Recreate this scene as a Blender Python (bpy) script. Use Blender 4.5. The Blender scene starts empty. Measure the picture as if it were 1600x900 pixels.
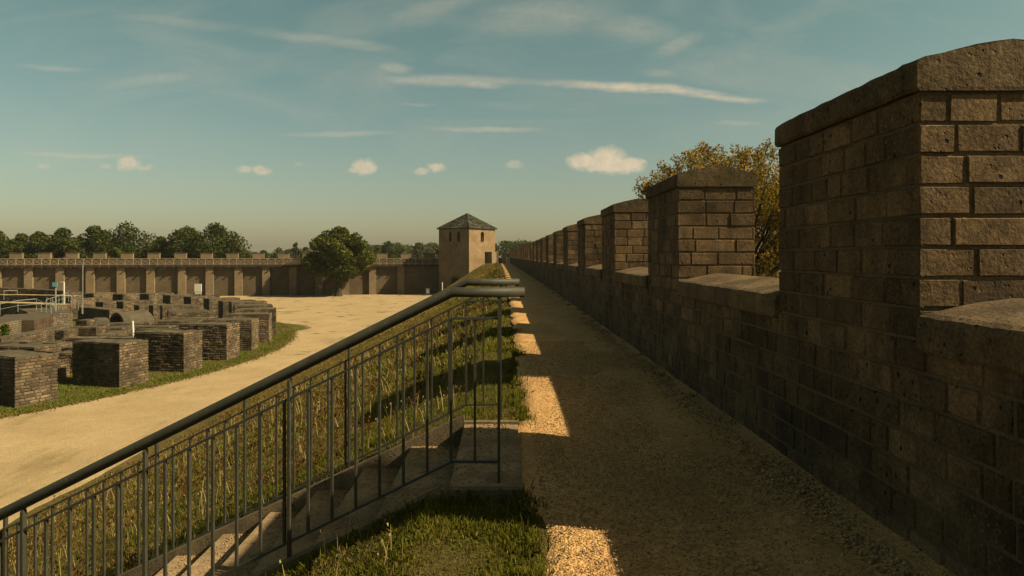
import bpy, math, random
import numpy as np
from mathutils import Vector, noise as mnoise

# ------------------------------------------------------------------ scene units
S = 0.75          # 1 modelling unit = 0.75 m ; eye height 1.6 u = 1.2 m
F, CX, CY, H = 1100.0, 790.0, 400.0, 1.6
LOW = -6.65       # level of the court below the rampart
sc = bpy.context.scene
col = sc.collection
R_ = math.radians
rng = random.Random(7)
nr = np.random.default_rng(11)
SUN = Vector((1.0, -0.24, 0.80)).normalized()

def X_at(px, Y): return (px - CX) * Y / F
def Z_at(py, Y): return H - (py - CY) * Y / F
def bend(Y):
    return -1.25 * ((Y - 15) / 135.0) ** 1.5 if Y > 15 else 0.0

# ------------------------------------------------------------------ object helpers
def tag(o, label=None, cat=None, group=None, kind=None):
    if label: o['label'] = label
    if cat: o['category'] = cat
    if group: o['group'] = group
    if kind: o['kind'] = kind
    return o

def thing(name, loc, label, cat, group=None):
    o = bpy.data.objects.new(name, None); col.objects.link(o)
    o.empty_display_size = 0.3
    o.location = Vector(loc) * S
    o['_org'] = list(loc)
    return tag(o, label, cat, group)

def org_of(o):
    while o is not None:
        if '_org' in o: return tuple(o['_org'])
        o = o.parent
    return (0, 0, 0)

class MB:
    def __init__(self): self.v = []; self.f = []; self.r = []; self.m = []; self.cur = 0.5; self.mi = 0
    def face(self, idx): self.f.append(idx); self.r.append(self.cur); self.m.append(self.mi)
    def quad(self, a, b, c, d):
        n = len(self.v); self.v += [a, b, c, d]; self.face((n, n+1, n+2, n+3))
    def poly(self, pts):
        n = len(self.v); self.v += pts; self.face(tuple(range(n, n+len(pts))))
    def box(self, c, s, rz=0.0):
        cx, cy, cz = c; sx, sy, sz = s[0]/2, s[1]/2, s[2]/2
        n = len(self.v); co, si = math.cos(rz), math.sin(rz)
        for z in (-sz, sz):
            for x, y in ((-sx,-sy),(sx,-sy),(sx,sy),(-sx,sy)):
                self.v.append((cx+x*co-y*si, cy+x*si+y*co, cz+z))
        for q in ((0,3,2,1),(4,5,6,7),(0,1,5,4),(1,2,6,5),(2,3,7,6),(3,0,4,7)):
            self.face(tuple(n+i for i in q))
    def bar(self, a, b, w, h, up=(0,0,1)):
        a = Vector(a); b = Vector(b); d = (b-a).normalized(); up = Vector(up)
        s = d.cross(up)
        if s.length < 1e-4: s = d.cross(Vector((0,1,0)))
        s.normalize(); u = s.cross(d).normalized(); n = len(self.v)
        for p in (a, b):
            for i, j in ((-1,-1),(1,-1),(1,1),(-1,1)):
                self.v.append(tuple(p + s*(i*w/2) + u*(j*h/2)))
        for q in ((0,1,2,3),(7,6,5,4),(0,4,5,1),(1,5,6,2),(2,6,7,3),(3,7,4,0)):
            self.face(tuple(n+i for i in q))
    def tube(self, pts, rad, seg=16, caps=True):
        pts = [Vector(p) for p in pts]; rads = rad if isinstance(rad, (list, tuple)) else [rad]*len(pts)
        n = len(self.v)
        ref = Vector((0,0,1))
        if abs((pts[-1]-pts[0]).normalized().z) > 0.8: ref = Vector((0,1,0))
        for i, p in enumerate(pts):
            t0 = (pts[i]-pts[i-1]).normalized() if i > 0 else None
            t1 = (pts[i+1]-pts[i]).normalized() if i < len(pts)-1 else None
            t = (t0 or t1) if (t0 is None or t1 is None) else (t0+t1).normalized()
            k = 1.0
            if t0 is not None and t1 is not None: k = 1.0/max(0.5, t.dot(t1))
            s = t.cross(ref).normalized(); u = s.cross(t).normalized()
            for j in range(seg):
                a = 2*math.pi*j/seg
                self.v.append(tuple(p + s*math.cos(a)*rads[i] + u*math.sin(a)*rads[i]*k))
        for i in range(len(pts)-1):
            for j in range(seg):
                a = n+i*seg+j; b = n+i*seg+(j+1) % seg
                self.face((a, b, b+seg, a+seg))
        if caps:
            self.face(tuple(n+j for j in reversed(range(seg))))
            self.face(tuple(n+(len(pts)-1)*seg+j for j in range(seg)))
    def prism(self, loop, z0, z1, top=True, bottom=False, tilt=None):
        n = len(self.v); k = len(loop)
        for z in (z0, z1):
            for i, (x, y) in enumerate(loop): self.v.append((x, y, z))
        for i in range(k):
            j = (i+1) % k; self.face((n+i, n+j, n+k+j, n+k+i))
        if top: self.face(tuple(n+k+i for i in range(k)))
        if bottom: self.face(tuple(n+i for i in reversed(range(k))))
    def masonry(self, p0, p1, z0, z1, ch, lmin, lmax, gap, proud, rg, jit=0.25):
        """one wall face from p0 to p1 (outside on the right hand of p0->p1), courses of raised stones"""
        p0 = Vector((p0[0], p0[1])); p1 = Vector((p1[0], p1[1])); d = p1-p0; L = d.length
        if L < 1e-3: return
        d /= L; n = Vector((d.y, -d.x))
        nc = max(1, int(round((z1-z0)/ch))); hh = (z1-z0)/nc
        for c in range(nc):
            za = z0+c*hh+gap/2; zb = z0+(c+1)*hh-gap/2
            s = -proud; first = True
            while s < L+proud-1e-4:
                w = rg.uniform(lmin, lmax)
                if first: w *= rg.uniform(0.45, 1.0); first = False
                e = s+w
                if e > L+proud-lmin*0.6: e = L+proud
                a = s+gap/2 if s > 0 else s; b = e-gap/2 if e < L else e
                s = e
                if b-a < gap: continue
                self.cur = rg.random()
                pr = proud*(1+rg.uniform(-jit, jit)*2.2) if proud else 0
                bv = min(gap*0.55, (b-a)*0.2, hh*0.2)
                j1, j2 = rg.uniform(-.8, .8)*gap, rg.uniform(-.8, .8)*gap
                k = len(self.v)
                for (ss, zz, off) in ((a, za, -0.004), (b, za, -0.004), (b, zb, -0.004), (a, zb, -0.004)):
                    q = p0+d*ss+n*off; self.v.append((q.x, q.y, zz))
                sl, sr = (bv if a > 0 else 0), (bv if b < L else 0)
                for (ss, zz) in ((a+sl+j1*.3, za+bv+j2*.4), (b-sr+j2*.3, za+bv+j1*.4), (b-sr-j1*.3, zb-bv+j2*.3), (a+sl-j2*.3, zb-bv+j1*.3)):
                    q = p0+d*ss+n*(pr+rg.uniform(-.15, .15)*proud); self.v.append((q.x, q.y, zz))
                self.face((k+4, k+5, k+6, k+7))
                for i in range(4):
                    j = (i+1) % 4; self.face((k+i, k+j, k+4+j, k+4+i))
    def build(self, name, mats, parent=None, org=None, smooth=False, deform=False):
        if org is None: org = org_of(parent) if parent is not None else (0, 0, 0)
        me = bpy.data.meshes.new(name)
        va = np.array(self.v, dtype=np.float64).reshape(-1, 3)
        if deform:
            va[:, 0] += np.array([bend(y) for y in va[:, 1]])
        va = (va-np.array(org))*S
        me.from_pydata(va.tolist(), [], self.f)
        if not isinstance(mats, (list, tuple)): mats = [mats]
        for m in mats: me.materials.append(m)
        at = me.attributes.new('rnd', 'FLOAT', 'FACE'); at.data.foreach_set('value', np.array(self.r, dtype=np.float32))
        if len(mats) > 1: me.polygons.foreach_set('material_index', np.array(self.m, dtype=np.int32))
        if smooth: me.polygons.foreach_set('use_smooth', np.ones(len(self.f), dtype=bool))
        me.update()
        o = bpy.data.objects.new(name, me); col.objects.link(o)
        if parent is not None: o.parent = parent
        else: o.location = Vector(org)*S
        return o

def np_mesh(name, verts, faces, mats, parent=None, org=(0,0,0), colr=None, smooth=False):
    """verts (N,3) units; faces (M,k) int"""
    if parent is not None: org = org_of(parent)
    v = (np.asarray(verts, dtype=np.float32)-np.array(org, dtype=np.float32))*S
    M, k = faces.shape
    me = bpy.data.meshes.new(name)
    me.vertices.add(len(v)); me.vertices.foreach_set('co', v.ravel())
    me.loops.add(M*k); me.loops.foreach_set('vertex_index', faces.astype(np.int32).ravel())
    me.polygons.add(M); me.polygons.foreach_set('loop_start', np.arange(0, M*k, k, dtype=np.int32))
    me.polygons.foreach_set('loop_total', np.full(M, k, dtype=np.int32))
    if smooth: me.polygons.foreach_set('use_smooth', np.ones(M, dtype=bool))
    me.update(calc_edges=True); me.validate()
    me.materials.append(mats)
    if colr is not None:
        a = me.color_attributes.new('tint', 'FLOAT_COLOR', 'POINT')
        c = np.ones((len(v), 4), dtype=np.float32); c[:, :3] = colr
        a.data.foreach_set('color', c.ravel())
    o = bpy.data.objects.new(name, me); col.objects.link(o)
    if parent is not None: o.parent = parent
    else: o.location = Vector(org)*S
    return o

def copy_tree(o, parent=None):
    c = o.copy(); col.objects.link(c)
    c.parent = parent
    for ch in list(o.children): copy_tree(ch, c)
    return c

# ------------------------------------------------------------------ materials
class NT:
    def __init__(self, nt): self.nt = nt
    def n(self, t, **kw):
        nd = self.nt.nodes.new(t)
        for k, v in kw.items():
            if k.startswith('i_'):
                nd.inputs[k[2:].replace('_', ' ')].default_value = v
            else: setattr(nd, k, v)
        return nd
    def l(self, a, b): self.nt.links.new(a, b)
    def math(self, op, a, b=None, clamp=False):
        nd = self.nt.nodes.new('ShaderNodeMath'); nd.operation = op; nd.use_clamp = clamp
        for i, x in enumerate((a, b)):
            if x is None: continue
            if isinstance(x, (int, float)): nd.inputs[i].default_value = x
            else: self.l(x, nd.inputs[i])
        return nd.outputs[0]
    def mix(self, fac, a, b, mode='MIX'):
        nd = self.nt.nodes.new('ShaderNodeMix'); nd.data_type = 'RGBA'; nd.blend_type = mode
        for sk, x in ((nd.inputs[0], fac), (nd.inputs[6], a), (nd.inputs[7], b)):
            if isinstance(x, (int, float)): sk.default_value = x
            elif isinstance(x, tuple): sk.default_value = (*x, 1) if len(x) == 3 else x
            else: self.l(x, sk)
        return nd.outputs[2]
    def noise(self, vec, scale, detail=4, rough=0.55, dist=0.0):
        nd = self.n('ShaderNodeTexNoise'); nd.inputs['Scale'].default_value = scale
        nd.inputs['Detail'].default_value = detail; nd.inputs['Roughness'].default_value = rough
        nd.inputs['Distortion'].default_value = dist
        if vec is not None: self.l(vec, nd.inputs['Vector'])
        return nd.outputs['Fac']
    def voro(self, vec, scale, feature='F1', out='Distance', rand=1.0):
        nd = self.n('ShaderNodeTexVoronoi', feature=feature); nd.inputs['Scale'].default_value = scale
        nd.inputs['Randomness'].default_value = rand
        if vec is not None: self.l(vec, nd.inputs['Vector'])
        return nd.outputs[out]
    def mr(self, x, a, b, c=0.0, d=1.0, smooth=False):
        nd = self.n('ShaderNodeMapRange'); nd.interpolation_type = 'SMOOTHSTEP' if smooth else 'LINEAR'
        self.l(x, nd.inputs[0])
        for i, v in zip((1, 2, 3, 4), (a, b, c, d)): nd.inputs[i].default_value = v
        return nd.outputs[0]
    def scale(self, vec, s):
        nd = self.n('ShaderNodeVectorMath', operation='MULTIPLY'); self.l(vec, nd.inputs[0]); nd.inputs[1].default_value = s
        return nd.outputs[0]

def new_mat(name):
    m = bpy.data.materials.new(name); m.use_nodes = True; nt = m.node_tree
    for x in list(nt.nodes): nt.nodes.remove(x)
    g = NT(nt); out = g.n('ShaderNodeOutputMaterial'); b = g.n('ShaderNodeBsdfPrincipled')
    b.inputs['Roughness'].default_value = 0.9; b.inputs['Specular IOR Level'].default_value = 0.25
    g.l(b.outputs[0], out.inputs[0]); tc = g.n('ShaderNodeTexCoord')
    return m, g, b, tc.outputs['Object'], out

def bump(g, b, hgt, strength, dist):
    bp = g.n('ShaderNodeBump'); bp.inputs['Strength'].default_value = strength; bp.inputs['Distance'].default_value = dist
    g.l(hgt, bp.inputs['Height']); g.l(bp.outputs[0], b.inputs['Normal'])

def stone(name, ca, cb, dark, scale=1.0, lichen=0.12, lcol=(.42,.39,.28), bumpd=0.01, streak=None, pits=True, moss=0.0, gain=.68):
    m, g, b, v, _ = new_mat(name)
    at = g.n('ShaderNodeAttribute', attribute_name='rnd').outputs['Fac']
    geo = g.n('ShaderNodeNewGeometry').outputs['Position']
    c = g.mix(at, ca, cb)
    if streak:
        st = g.noise(g.scale(geo, streak), 1.0, 4, .6)
        c = g.mix(g.mr(st, .35, .65), c, g.mix(.5, c, dark))
    big = g.noise(geo, 1.3*scale, 5, .62)
    c = g.mix(g.mr(big, .42, .68, 0, .85), c, dark)
    c = g.mix(g.mr(g.noise(g.scale(geo, (2.4*scale, 2.4*scale, .55*scale)), 1.0, 6, .7), .50, .66, 0, .6 if pits else .35), c, dark)
    med = g.noise(geo, 9*scale, 5, .65)
    c = g.mix(g.mr(med, .35, .7, 0, 1), c, g.mix(.55, c, dark))
    fine = g.noise(geo, 60*scale, 4, .7)
    c = g.mix(1.0, c, g.mix(g.mr(fine, .32, .68), (.50,.50,.50), (1.45,1.45,1.45)), 'MULTIPLY')
    if lichen:
        vo = g.voro(geo, 46*scale); msk = g.noise(geo, 3.1*scale, 3, .6)
        li = g.math('MULTIPLY', g.mr(vo, .30, .12), g.mr(msk, .5, .72))
        pat = g.math('MULTIPLY', g.mr(g.noise(geo, 14*scale, 5, .75), .60, .70), g.mr(msk, .42, .6))
        li = g.math('MAXIMUM', li, g.math('MULTIPLY', pat, .5))
        c = g.mix(g.math('MULTIPLY', li, lichen*4, True), c, lcol)
    if pits:
        pv2 = g.voro(geo, 15*scale); pk = g.math('MULTIPLY', g.mr(pv2, .16, .09), g.mr(g.noise(geo, 2.7*scale, 2), .45, .55))
        c = g.mix(g.math('MULTIPLY', pk, .9), c, tuple(x*.25 for x in dark))
        sp_n = g.noise(geo, 120*scale, 2, .8)
        c = g.mix(g.mr(sp_n, .60, .70, 0, .5), c, dark)
    if moss:
        c = g.mix(g.mr(g.noise(geo, 2.2*scale, 5, .7), .5, .72, 0, moss), c, (.035,.045,.014))
    if gain != 1.0: c = g.mix(1.0, c, (gain, gain, gain), 'MULTIPLY')
    g.l(c, b.inputs['Base Color'])
    h = g.math('ADD', g.math('MULTIPLY', med, 1.2), g.math('MULTIPLY', fine, .6))
    if pits:
        pv = g.voro(geo, 30*scale, rand=1.0)
        pm = g.math('MULTIPLY', g.mr(pv, .22, .08), g.mr(g.noise(geo, 5*scale, 2), .5, .62))
        h = g.math('SUBTRACT', h, g.math('MULTIPLY', pm, 1.6)); h = g.math('SUBTRACT', h, g.math('MULTIPLY', pk, 3.0))
    bump(g, b, h, 1.0, bumpd)
    b.inputs['Roughness'].default_value = .95; b.inputs['Specular IOR Level'].default_value = .15
    return m

M = {}
M['block'] = stone('weathered_block', (.250,.160,.080), (.130,.084,.043), (.030,.021,.011), 1.0, .10, bumpd=.007, gain=.73)
M['mortar'] = stone('pale_mortar', (.19,.13,.072), (.13,.09,.05), (.07,.055,.034), 1.6, 0, bumpd=.006, pits=False, gain=.76)
M['cap'] = stone('mossy_coping', (.215,.142,.072), (.120,.082,.042), (.034,.026,.014), 1.0, .10, bumpd=.008, moss=.25, gain=.72)
M['coping'] = stone('worn_coping', (.27,.185,.095), (.20,.135,.068), (.06,.042,.022), 1.2, .10, bumpd=.007, moss=.1)
M['pier'] = stone('rubble_masonry', (.37,.268,.16), (.11,.08,.048), (.030,.023,.014), .6, .10, bumpd=.012)
M['piermortar'] = stone('ruin_mortar', (.13,.105,.07), (.12,.095,.06), (.04,.034,.022), .8, 0, bumpd=.01, pits=False)
M['piertop'] = stone('ruin_top_slab', (.19,.150,.090), (.11,.085,.052), (.06,.055,.04), .6, .12, bumpd=.012, moss=.25)
M['palestone'] = stone('pale_rubble', (.42,.34,.23), (.24,.19,.13), (.11,.085,.055), .6, .1, bumpd=.012)
M['redstone'] = stone('red_brown_courses', (.17,.11,.065), (.11,.07,.042), (.05,.035,.022), .6, .05, bumpd=.012)
M['farwall'] = stone('court_wall_brick', (.200,.150,.092), (.160,.118,.072), (.080,.060,.036), .35, .04, bumpd=.01, streak=(1.2,1.2,7.0), pits=False)
M['parapet'] = stone('walkway_parapet', (.16,.115,.07), (.13,.092,.055), (.07,.05,.03), .35, 0, bumpd=.01, pits=False)
M['farwall2'] = stone('court_buttress_brick', (.33,.25,.155), (.28,.21,.13), (.16,.12,.072), .35, .05, bumpd=.01, streak=(1.0,1.0,8.0), pits=False)
M['tower'] = stone('tower_brick', (.40,.285,.160), (.33,.225,.122), (.17,.115,.062), .45, .05, bumpd=.02, streak=(2.0,2.0,5.0), pits=False)
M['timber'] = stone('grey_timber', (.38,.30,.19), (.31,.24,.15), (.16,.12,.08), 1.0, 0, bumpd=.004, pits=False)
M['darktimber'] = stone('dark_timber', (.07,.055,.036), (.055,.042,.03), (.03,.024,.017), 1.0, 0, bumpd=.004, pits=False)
M['concrete'] = stone('step_concrete', (.44,.31,.175), (.35,.245,.135), (.14,.10,.055), 1.6, .10, lcol=(.38,.31,.19), bumpd=.003)
M['stringer'] = stone('stringer_concrete', (.27,.20,.12), (.22,.165,.10), (.08,.065,.04), 1.4, .05, bumpd=.004, moss=.4)

def simple(name, c, rough=.6, metal=0.0, var=.2, sc_=8, spec=.4, bd=0.001):
    c = tuple(x*.7 for x in c)
    m, g, b, v, _ = new_mat(name)
    geo = g.n('ShaderNodeNewGeometry').outputs['Position']
    n1 = g.noise(geo, sc_, 5, .65)
    cc = g.mix(g.mr(n1, .3, .7), tuple(x*(1-var) for x in c), tuple(min(1, x*(1+var)) for x in c))
    g.l(cc, b.inputs['Base Color']); b.inputs['Roughness'].default_value = rough
    b.inputs['Metallic'].default_value = metal; b.inputs['Specular IOR Level'].default_value = spec
    bump(g, b, g.noise(geo, sc_*12, 3), .5, bd)
    return m
M['rail'] = None
def rail_mat():
    m, g, b, v, _ = new_mat('grey_green_paint')
    geo = g.n('ShaderNodeNewGeometry').outputs['Position']
    n1 = g.noise(geo, 14, 5, .7); n2 = g.noise(g.scale(geo, (60, 8, 60)), 1, 4, .7)
    c = g.mix(g.mr(n1, .3, .7), (.027,.027,.018), (.043,.041,.028))
    c = g.mix(g.mr(n2, .62, .75, 0, .35), c, (.19,.175,.13))
    sp = g.voro(geo, 90); c = g.mix(g.math('MULTIPLY', g.mr(sp, .14, .06), g.mr(n1, .55, .65)), c, (.30,.28,.22))
    g.l(c, b.inputs['Base Color'])
    g.l(g.mr(n1, .3, .7, .45, .68), b.inputs['Roughness']); b.inputs['Specular IOR Level'].default_value = .2
    b.inputs['Metallic'].default_value = 0
    bump(g, b, g.noise(geo, 180, 3), .6, .0006)
    return m
M['rail'] = rail_mat()
M['galv'] = simple('galvanised_steel', (.34,.35,.31), .45, .3, .15)
M['white'] = simple('white_paint', (.66,.64,.56), .6, 0, .08)
M['blue'] = simple('pale_blue_sign', (.16,.42,.46), .5, 0, .08)
M['darkmetal'] = simple('dark_metal', (.06,.06,.05), .5, 0, .2)
M['black'] = simple('black_opening', (.010,.009,.007), 1, 0, .2)
M['orangepatch'] = simple('orange_render', (.40,.22,.10), .9, 0, .2)

def roof_mat():
    m, g, b, v, _ = new_mat('slate_tiles')
    geo = g.n('ShaderNodeNewGeometry').outputs['Position']
    at = g.n('ShaderNodeAttribute', attribute_name='rnd').outputs['Fac']
    c = g.mix(at, (.012,.013,.010), (.060,.056,.038))
    c = g.mix(g.mr(g.noise(geo, 3, 5, .7), .5, .7, 0, .5), c, (.07,.06,.035))
    g.l(c, b.inputs['Base Color']); b.inputs['Roughness'].default_value = .95; b.inputs['Specular IOR Level'].default_value = .05
    return m
M['roof'] = roof_mat()

def gravel(name, ca, cb, cdark, fine, bumpd, macro=True, green=0.0):
    m, g, b, v, _ = new_mat(name)
    geo = g.n('ShaderNodeNewGeometry').outputs['Position']
    vo = g.n('ShaderNodeTexVoronoi'); vo.inputs['Scale'].default_value = fine; g.l(geo, vo.inputs['Vector'])
    sep = g.n('ShaderNodeSeparateColor'); g.l(vo.outputs['Color'], sep.inputs[0])
    c = g.mix(sep.outputs[0], ca, cb)
    c = g.mix(g.mr(sep.outputs[1], .86, .95), c, cdark)
    c = g.mix(g.mr(vo.outputs['Distance'], .45, .85, 0, .4), c, cdark)
    n1 = g.noise(geo, .5, 5, .6); n2 = g.noise(g.scale(geo, (2.2, .8, 1)), 1.6, 6, .7)
    c = g.mix(1.0, c, g.mix(g.mr(n1, .3, .7), (.82,.80,.76), (1.10,1.10,1.08)), 'MULTIPLY')
    c = g.mix(g.mr(n2, .44, .68, 0, .22 if green else .62), c, (ca[0]*.5, ca[1]*.42, ca[2]*.38))
    n3 = g.noise(geo, 26, 5, .75)
    c = g.mix(1.0, c, g.mix(g.mr(n3, .35, .65), (.72,.71,.68), (1.18,1.18,1.16)), 'MULTIPLY')
    if green:
        gm = g.math('MULTIPLY', g.mr(g.noise(g.scale(geo, (.35,.12,1)), 1.0, 6, .7), .56, .66), g.mr(n3, .42, .58))
        c = g.mix(g.math('MULTIPLY', gm, green), c, (.13,.115,.035))
    c = g.mix(1.0, c, (.66, .655, .65), 'MULTIPLY')
    g.l(c, b.inputs['Base Color']); b.inputs['Specular IOR Level'].default_value = .1
    h = g.math('ADD', g.math('MULTIPLY', vo.outputs['Distance'], -1.0), g.math('MULTIPLY', n3, 1.4))
    bump(g, b, h, 1.0, bumpd)
    return m
M['path'] = gravel('orange_path_gravel', (.84,.525,.235), (.63,.38,.155), (.27,.165,.072), 95, .006)
M['court'] = gravel('tan_court_gravel', (.55,.425,.25), (.49,.375,.21), (.28,.21,.12), 45, .004, green=.75)

def soil(name, ca, cb, cc, s=1.0):
    m, g, b, v, _ = new_mat(name)
    geo = g.n('ShaderNodeNewGeometry').outputs['Position']
    n1 = g.noise(geo, .9*s, 6, .65); n2 = g.noise(geo, 7*s, 5, .7); n3 = g.noise(geo, 55*s, 4, .7)
    c = g.mix(g.mr(n1, .42, .6), ca, cb); c = g.mix(g.mr(n2, .45, .68, 0, .8), c, cc)
    c = g.mix(1.0, c, g.mix(g.mr(n3, .3, .7), (.5,.5,.5), (1.3,1.3,1.3)), 'MULTIPLY')
    c = g.mix(1.0, c, (.78, .76, .72), 'MULTIPLY')
    g.l(c, b.inputs['Base Color']); b.inputs['Specular IOR Level'].default_value = .05
    bump(g, b, g.math('ADD', n2, n3), 1.0, .03)
    return m
M['slope'] = soil('embankment_turf', (.085,.085,.022), (.170,.125,.042), (.120,.085,.032))
M['lawn'] = soil('mown_lawn', (.068,.088,.014), (.110,.112,.026), (.145,.120,.042), .6)
M['plain'] = soil('distant_meadow', (.06,.08,.02), (.10,.10,.035), (.12,.105,.05), .05)
M['bareearth'] = soil('bare_earth', (.24,.165,.085), (.17,.12,.058), (.10,.09,.03), 1.2)

def leafmat(name, trans=.35, gain=1.0):
    m = bpy.data.materials.new(name); m.use_nodes = True; nt = m.node_tree
    for x in list(nt.nodes): nt.nodes.remove(x)
    g = NT(nt); out = g.n('ShaderNodeOutputMaterial')
    at = g.mix(1.0, g.n('ShaderNodeAttribute', attribute_name='tint').outputs['Color'], (gain, gain, gain), 'MULTIPLY')
    d = g.n('ShaderNodeBsdfDiffuse'); t = g.n('ShaderNodeBsdfTranslucent'); mx = g.n('ShaderNodeMixShader')
    g.l(at, d.inputs[0]); g.l(g.mix(1.0, at, (1.1, 1.15, .55), 'MULTIPLY'), t.inputs[0])
    mx.inputs[0].default_value = trans
    g.l(d.outputs[0], mx.inputs[1]); g.l(t.outputs[0], mx.inputs[2]); g.l(mx.outputs[0], out.inputs[0])
    return m
M['leaf'] = leafmat('leaf', .35, .75); M['grass'] = leafmat('grass_blade', .3, .75)
M['bark'] = stone('bark', (.075,.055,.035), (.06,.045,.03), (.025,.02,.014), 1.0, 0, bumpd=.02, pits=False)
def pebble_mat():
    m, g, b, v, _ = new_mat('pebble'); at = g.n('ShaderNodeAttribute', attribute_name='tint').outputs['Color']
    g.l(g.mix(1.0, at, (.68,.67,.66), 'MULTIPLY'), b.inputs['Base Color']); return m
M['pebble'] = pebble_mat()

# ------------------------------------------------------------------ world
w = bpy.data.worlds.new('World'); sc.world = w; w.use_nodes = True
nt = w.node_tree
for x in list(nt.nodes): nt.nodes.remove(x)
g = NT(nt)
out = g.n('ShaderNodeOutputWorld'); bg = g.n('ShaderNodeBackground')
g.l(bg.outputs[0], out.inputs[0])
sky = g.n('ShaderNodeTexSky', sky_type='NISHITA'); sky.sun_disc = False
SUN_EL = math.asin(SUN.z); SUN_AZ = math.atan2(SUN.x, SUN.y)
sky.sun_elevation = SUN_EL; sky.sun_rotation = SUN_AZ
sky.altitude = 0; sky.air_density = 1.0; sky.dust_density = 1.5; sky.ozone_density = 1.0
SKY_TINT = (.88, .87, .60)
tc = g.n('ShaderNodeTexCoord'); sp = g.n('ShaderNodeSeparateXYZ'); g.l(tc.outputs['Generated'], sp.inputs[0])
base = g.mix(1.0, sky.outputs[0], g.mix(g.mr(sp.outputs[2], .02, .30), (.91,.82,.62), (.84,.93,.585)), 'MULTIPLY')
base = g.mix(g.mr(sp.outputs[2], .38, .60), base, g.mix(1.0, base, (1.18,.90,.72), 'MULTIPLY'))  # upper sky above the view: warm tint added to redden the light in shade
yy = g.math('MAXIMUM', sp.outputs[1], 0.02)
px = g.math('MULTIPLY', g.math('DIVIDE', sp.outputs[0], yy), 11.0)    # hundreds of pixels right of the axis
py = g.math('MULTIPLY', g.math('DIVIDE', sp.outputs[2], yy), 11.0)
cb = g.n('ShaderNodeCombineXYZ'); g.l(px, cb.inputs[0]); g.l(py, cb.inputs[1])
P = cb.outputs[0]
def nvec(vec, scale, amt, detail=3):
    nd = g.n('ShaderNodeTexNoise'); nd.inputs['Scale'].default_value = scale; nd.inputs['Detail'].default_value = detail
    g.l(vec, nd.inputs['Vector'])
    s = g.n('ShaderNodeVectorMath', operation='SUBTRACT'); g.l(nd.outputs['Color'], s.inputs[0]); s.inputs[1].default_value = (.5,.5,.5)
    m_ = g.n('ShaderNodeVectorMath', operation='MULTIPLY'); g.l(s.outputs[0], m_.inputs[0]); m_.inputs[1].default_value = amt
    a = g.n('ShaderNodeVectorMath', operation='ADD'); g.l(vec, a.inputs[0]); g.l(m_.outputs[0], a.inputs[1])
    return a.outputs[0]
Pc = nvec(nvec(P, 5.0, (.20,.14,0), 5), 20.0, (.05,.05,0), 4)
Ps = nvec(nvec(P, .5, (1.2,.25,0), 3), 2.5, (.25,.07,0), 4)
def blob(vec, x, y, a, b, ang=0.0, inner=.25):
    mp = g.n('ShaderNodeMapping', vector_type='TEXTURE')
    mp.inputs['Location'].default_value = ((x-CX)/100, (CY-y)/100, 0)
    mp.inputs['Rotation'].default_value = (0, 0, ang); mp.inputs['Scale'].default_value = (a/100, b/100, 1)
    g.l(vec, mp.inputs['Vector'])
    ln = g.n('ShaderNodeVectorMath', operation='LENGTH'); g.l(mp.outputs[0], ln.inputs[0])
    return g.mr(ln.outputs['Value'], 1.0, inner, 0, 1, True)
def addup(items):
    t = items[0]
    for i in items[1:]: t = g.math('MAXIMUM', t, i)
    return t
cum = []
for (x, y, a, b, s) in [(950,250,40,28,1),(915,253,38,17,.95),(982,258,34,17,.95),(945,262,60,9,.9),(1003,254,11,6,.7),
                        (569,261,25,17,.8),(556,266,20,8,.6),(200,255,23,16,.7),(222,261,26,6,.4),(165,261,14,5,.3),(382,265,16,8,.5),(408,267,18,9,.6),
                        (682,262,18,10,.75),(660,268,16,7,.5),(803,258,18,9,.35),(68,260,14,7,.3),(468,257,10,5,.2)]:
    cum.append(g.math('MULTIPLY', blob(Pc, x, y, a, b, 0, .35), s))
cum = addup(cum)
st = []
for (x0,y0,x1,y1,b,s) in [(820,126,1170,152,9,.85),(500,126,900,126,10,.42),(700,128,800,134,9,.5),(1040,148,1215,157,6,.6),(560,104,640,110,12,.30),
                          (150,20,420,48,12,.20),(380,46,640,84,12,.26),(430,209,640,211,5,.28),(640,204,880,205,5,.36),(140,140,350,112,12,.20),
                          (0,101,170,106,5,.22),(0,238,240,243,5,.30),(1090,192,1215,190,5,.22),(600,163,700,166,3,.14),(880,30,1080,60,26,.22),
                          (990,90,1100,50,16,.25),(700,40,1000,10,35,.25),(980,112,1070,122,9,.2),(540,50,820,-30,25,.20)]:
    L = math.hypot(x1-x0, y1-y0)
    st.append(g.math('MULTIPLY', blob(Ps, (x0+x1)/2, (y0+y1)/2, L/2*1.15, b*1.3, -math.atan2(y1-y0, x1-x0), .1), s))
st = addup(st)
nst = g.noise(g.scale(P, (.9, 4.0, 1)), 1.3, 6, .62, .6)
st = g.math('MULTIPLY', st, g.mr(nst, .25, .6, .45, 1.1))
veil = g.math('MULTIPLY', g.mr(g.noise(g.scale(P, (.35, 1.1, 1)), 1.0, 6, .6, .9), .45, .8, 0, .20), g.mr(py, .8, 2.6))
front = g.mr(sp.outputs[1], .1, .3)
cl = g.math('MULTIPLY', g.math('MAXIMUM', g.math('MAXIMUM', cum, st), veil), front, True)
cshade = g.mix(g.mr(g.noise(P, 9, 4, .6), .3, .7), (5.6,4.7,3.3), (6.8,5.7,4.0))
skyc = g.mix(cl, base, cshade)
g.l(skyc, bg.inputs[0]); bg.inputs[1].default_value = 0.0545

# sun
sd = bpy.data.lights.new('sun', 'SUN'); sd.energy = 5.0; sd.angle = R_(.5); sd.color = (1.0, .82, .53)
so = bpy.data.objects.new('sun', sd); col.objects.link(so)
so.rotation_euler = SUN.to_track_quat('Z', 'Y').to_euler(); so.location = (0, 0, 30)

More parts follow.
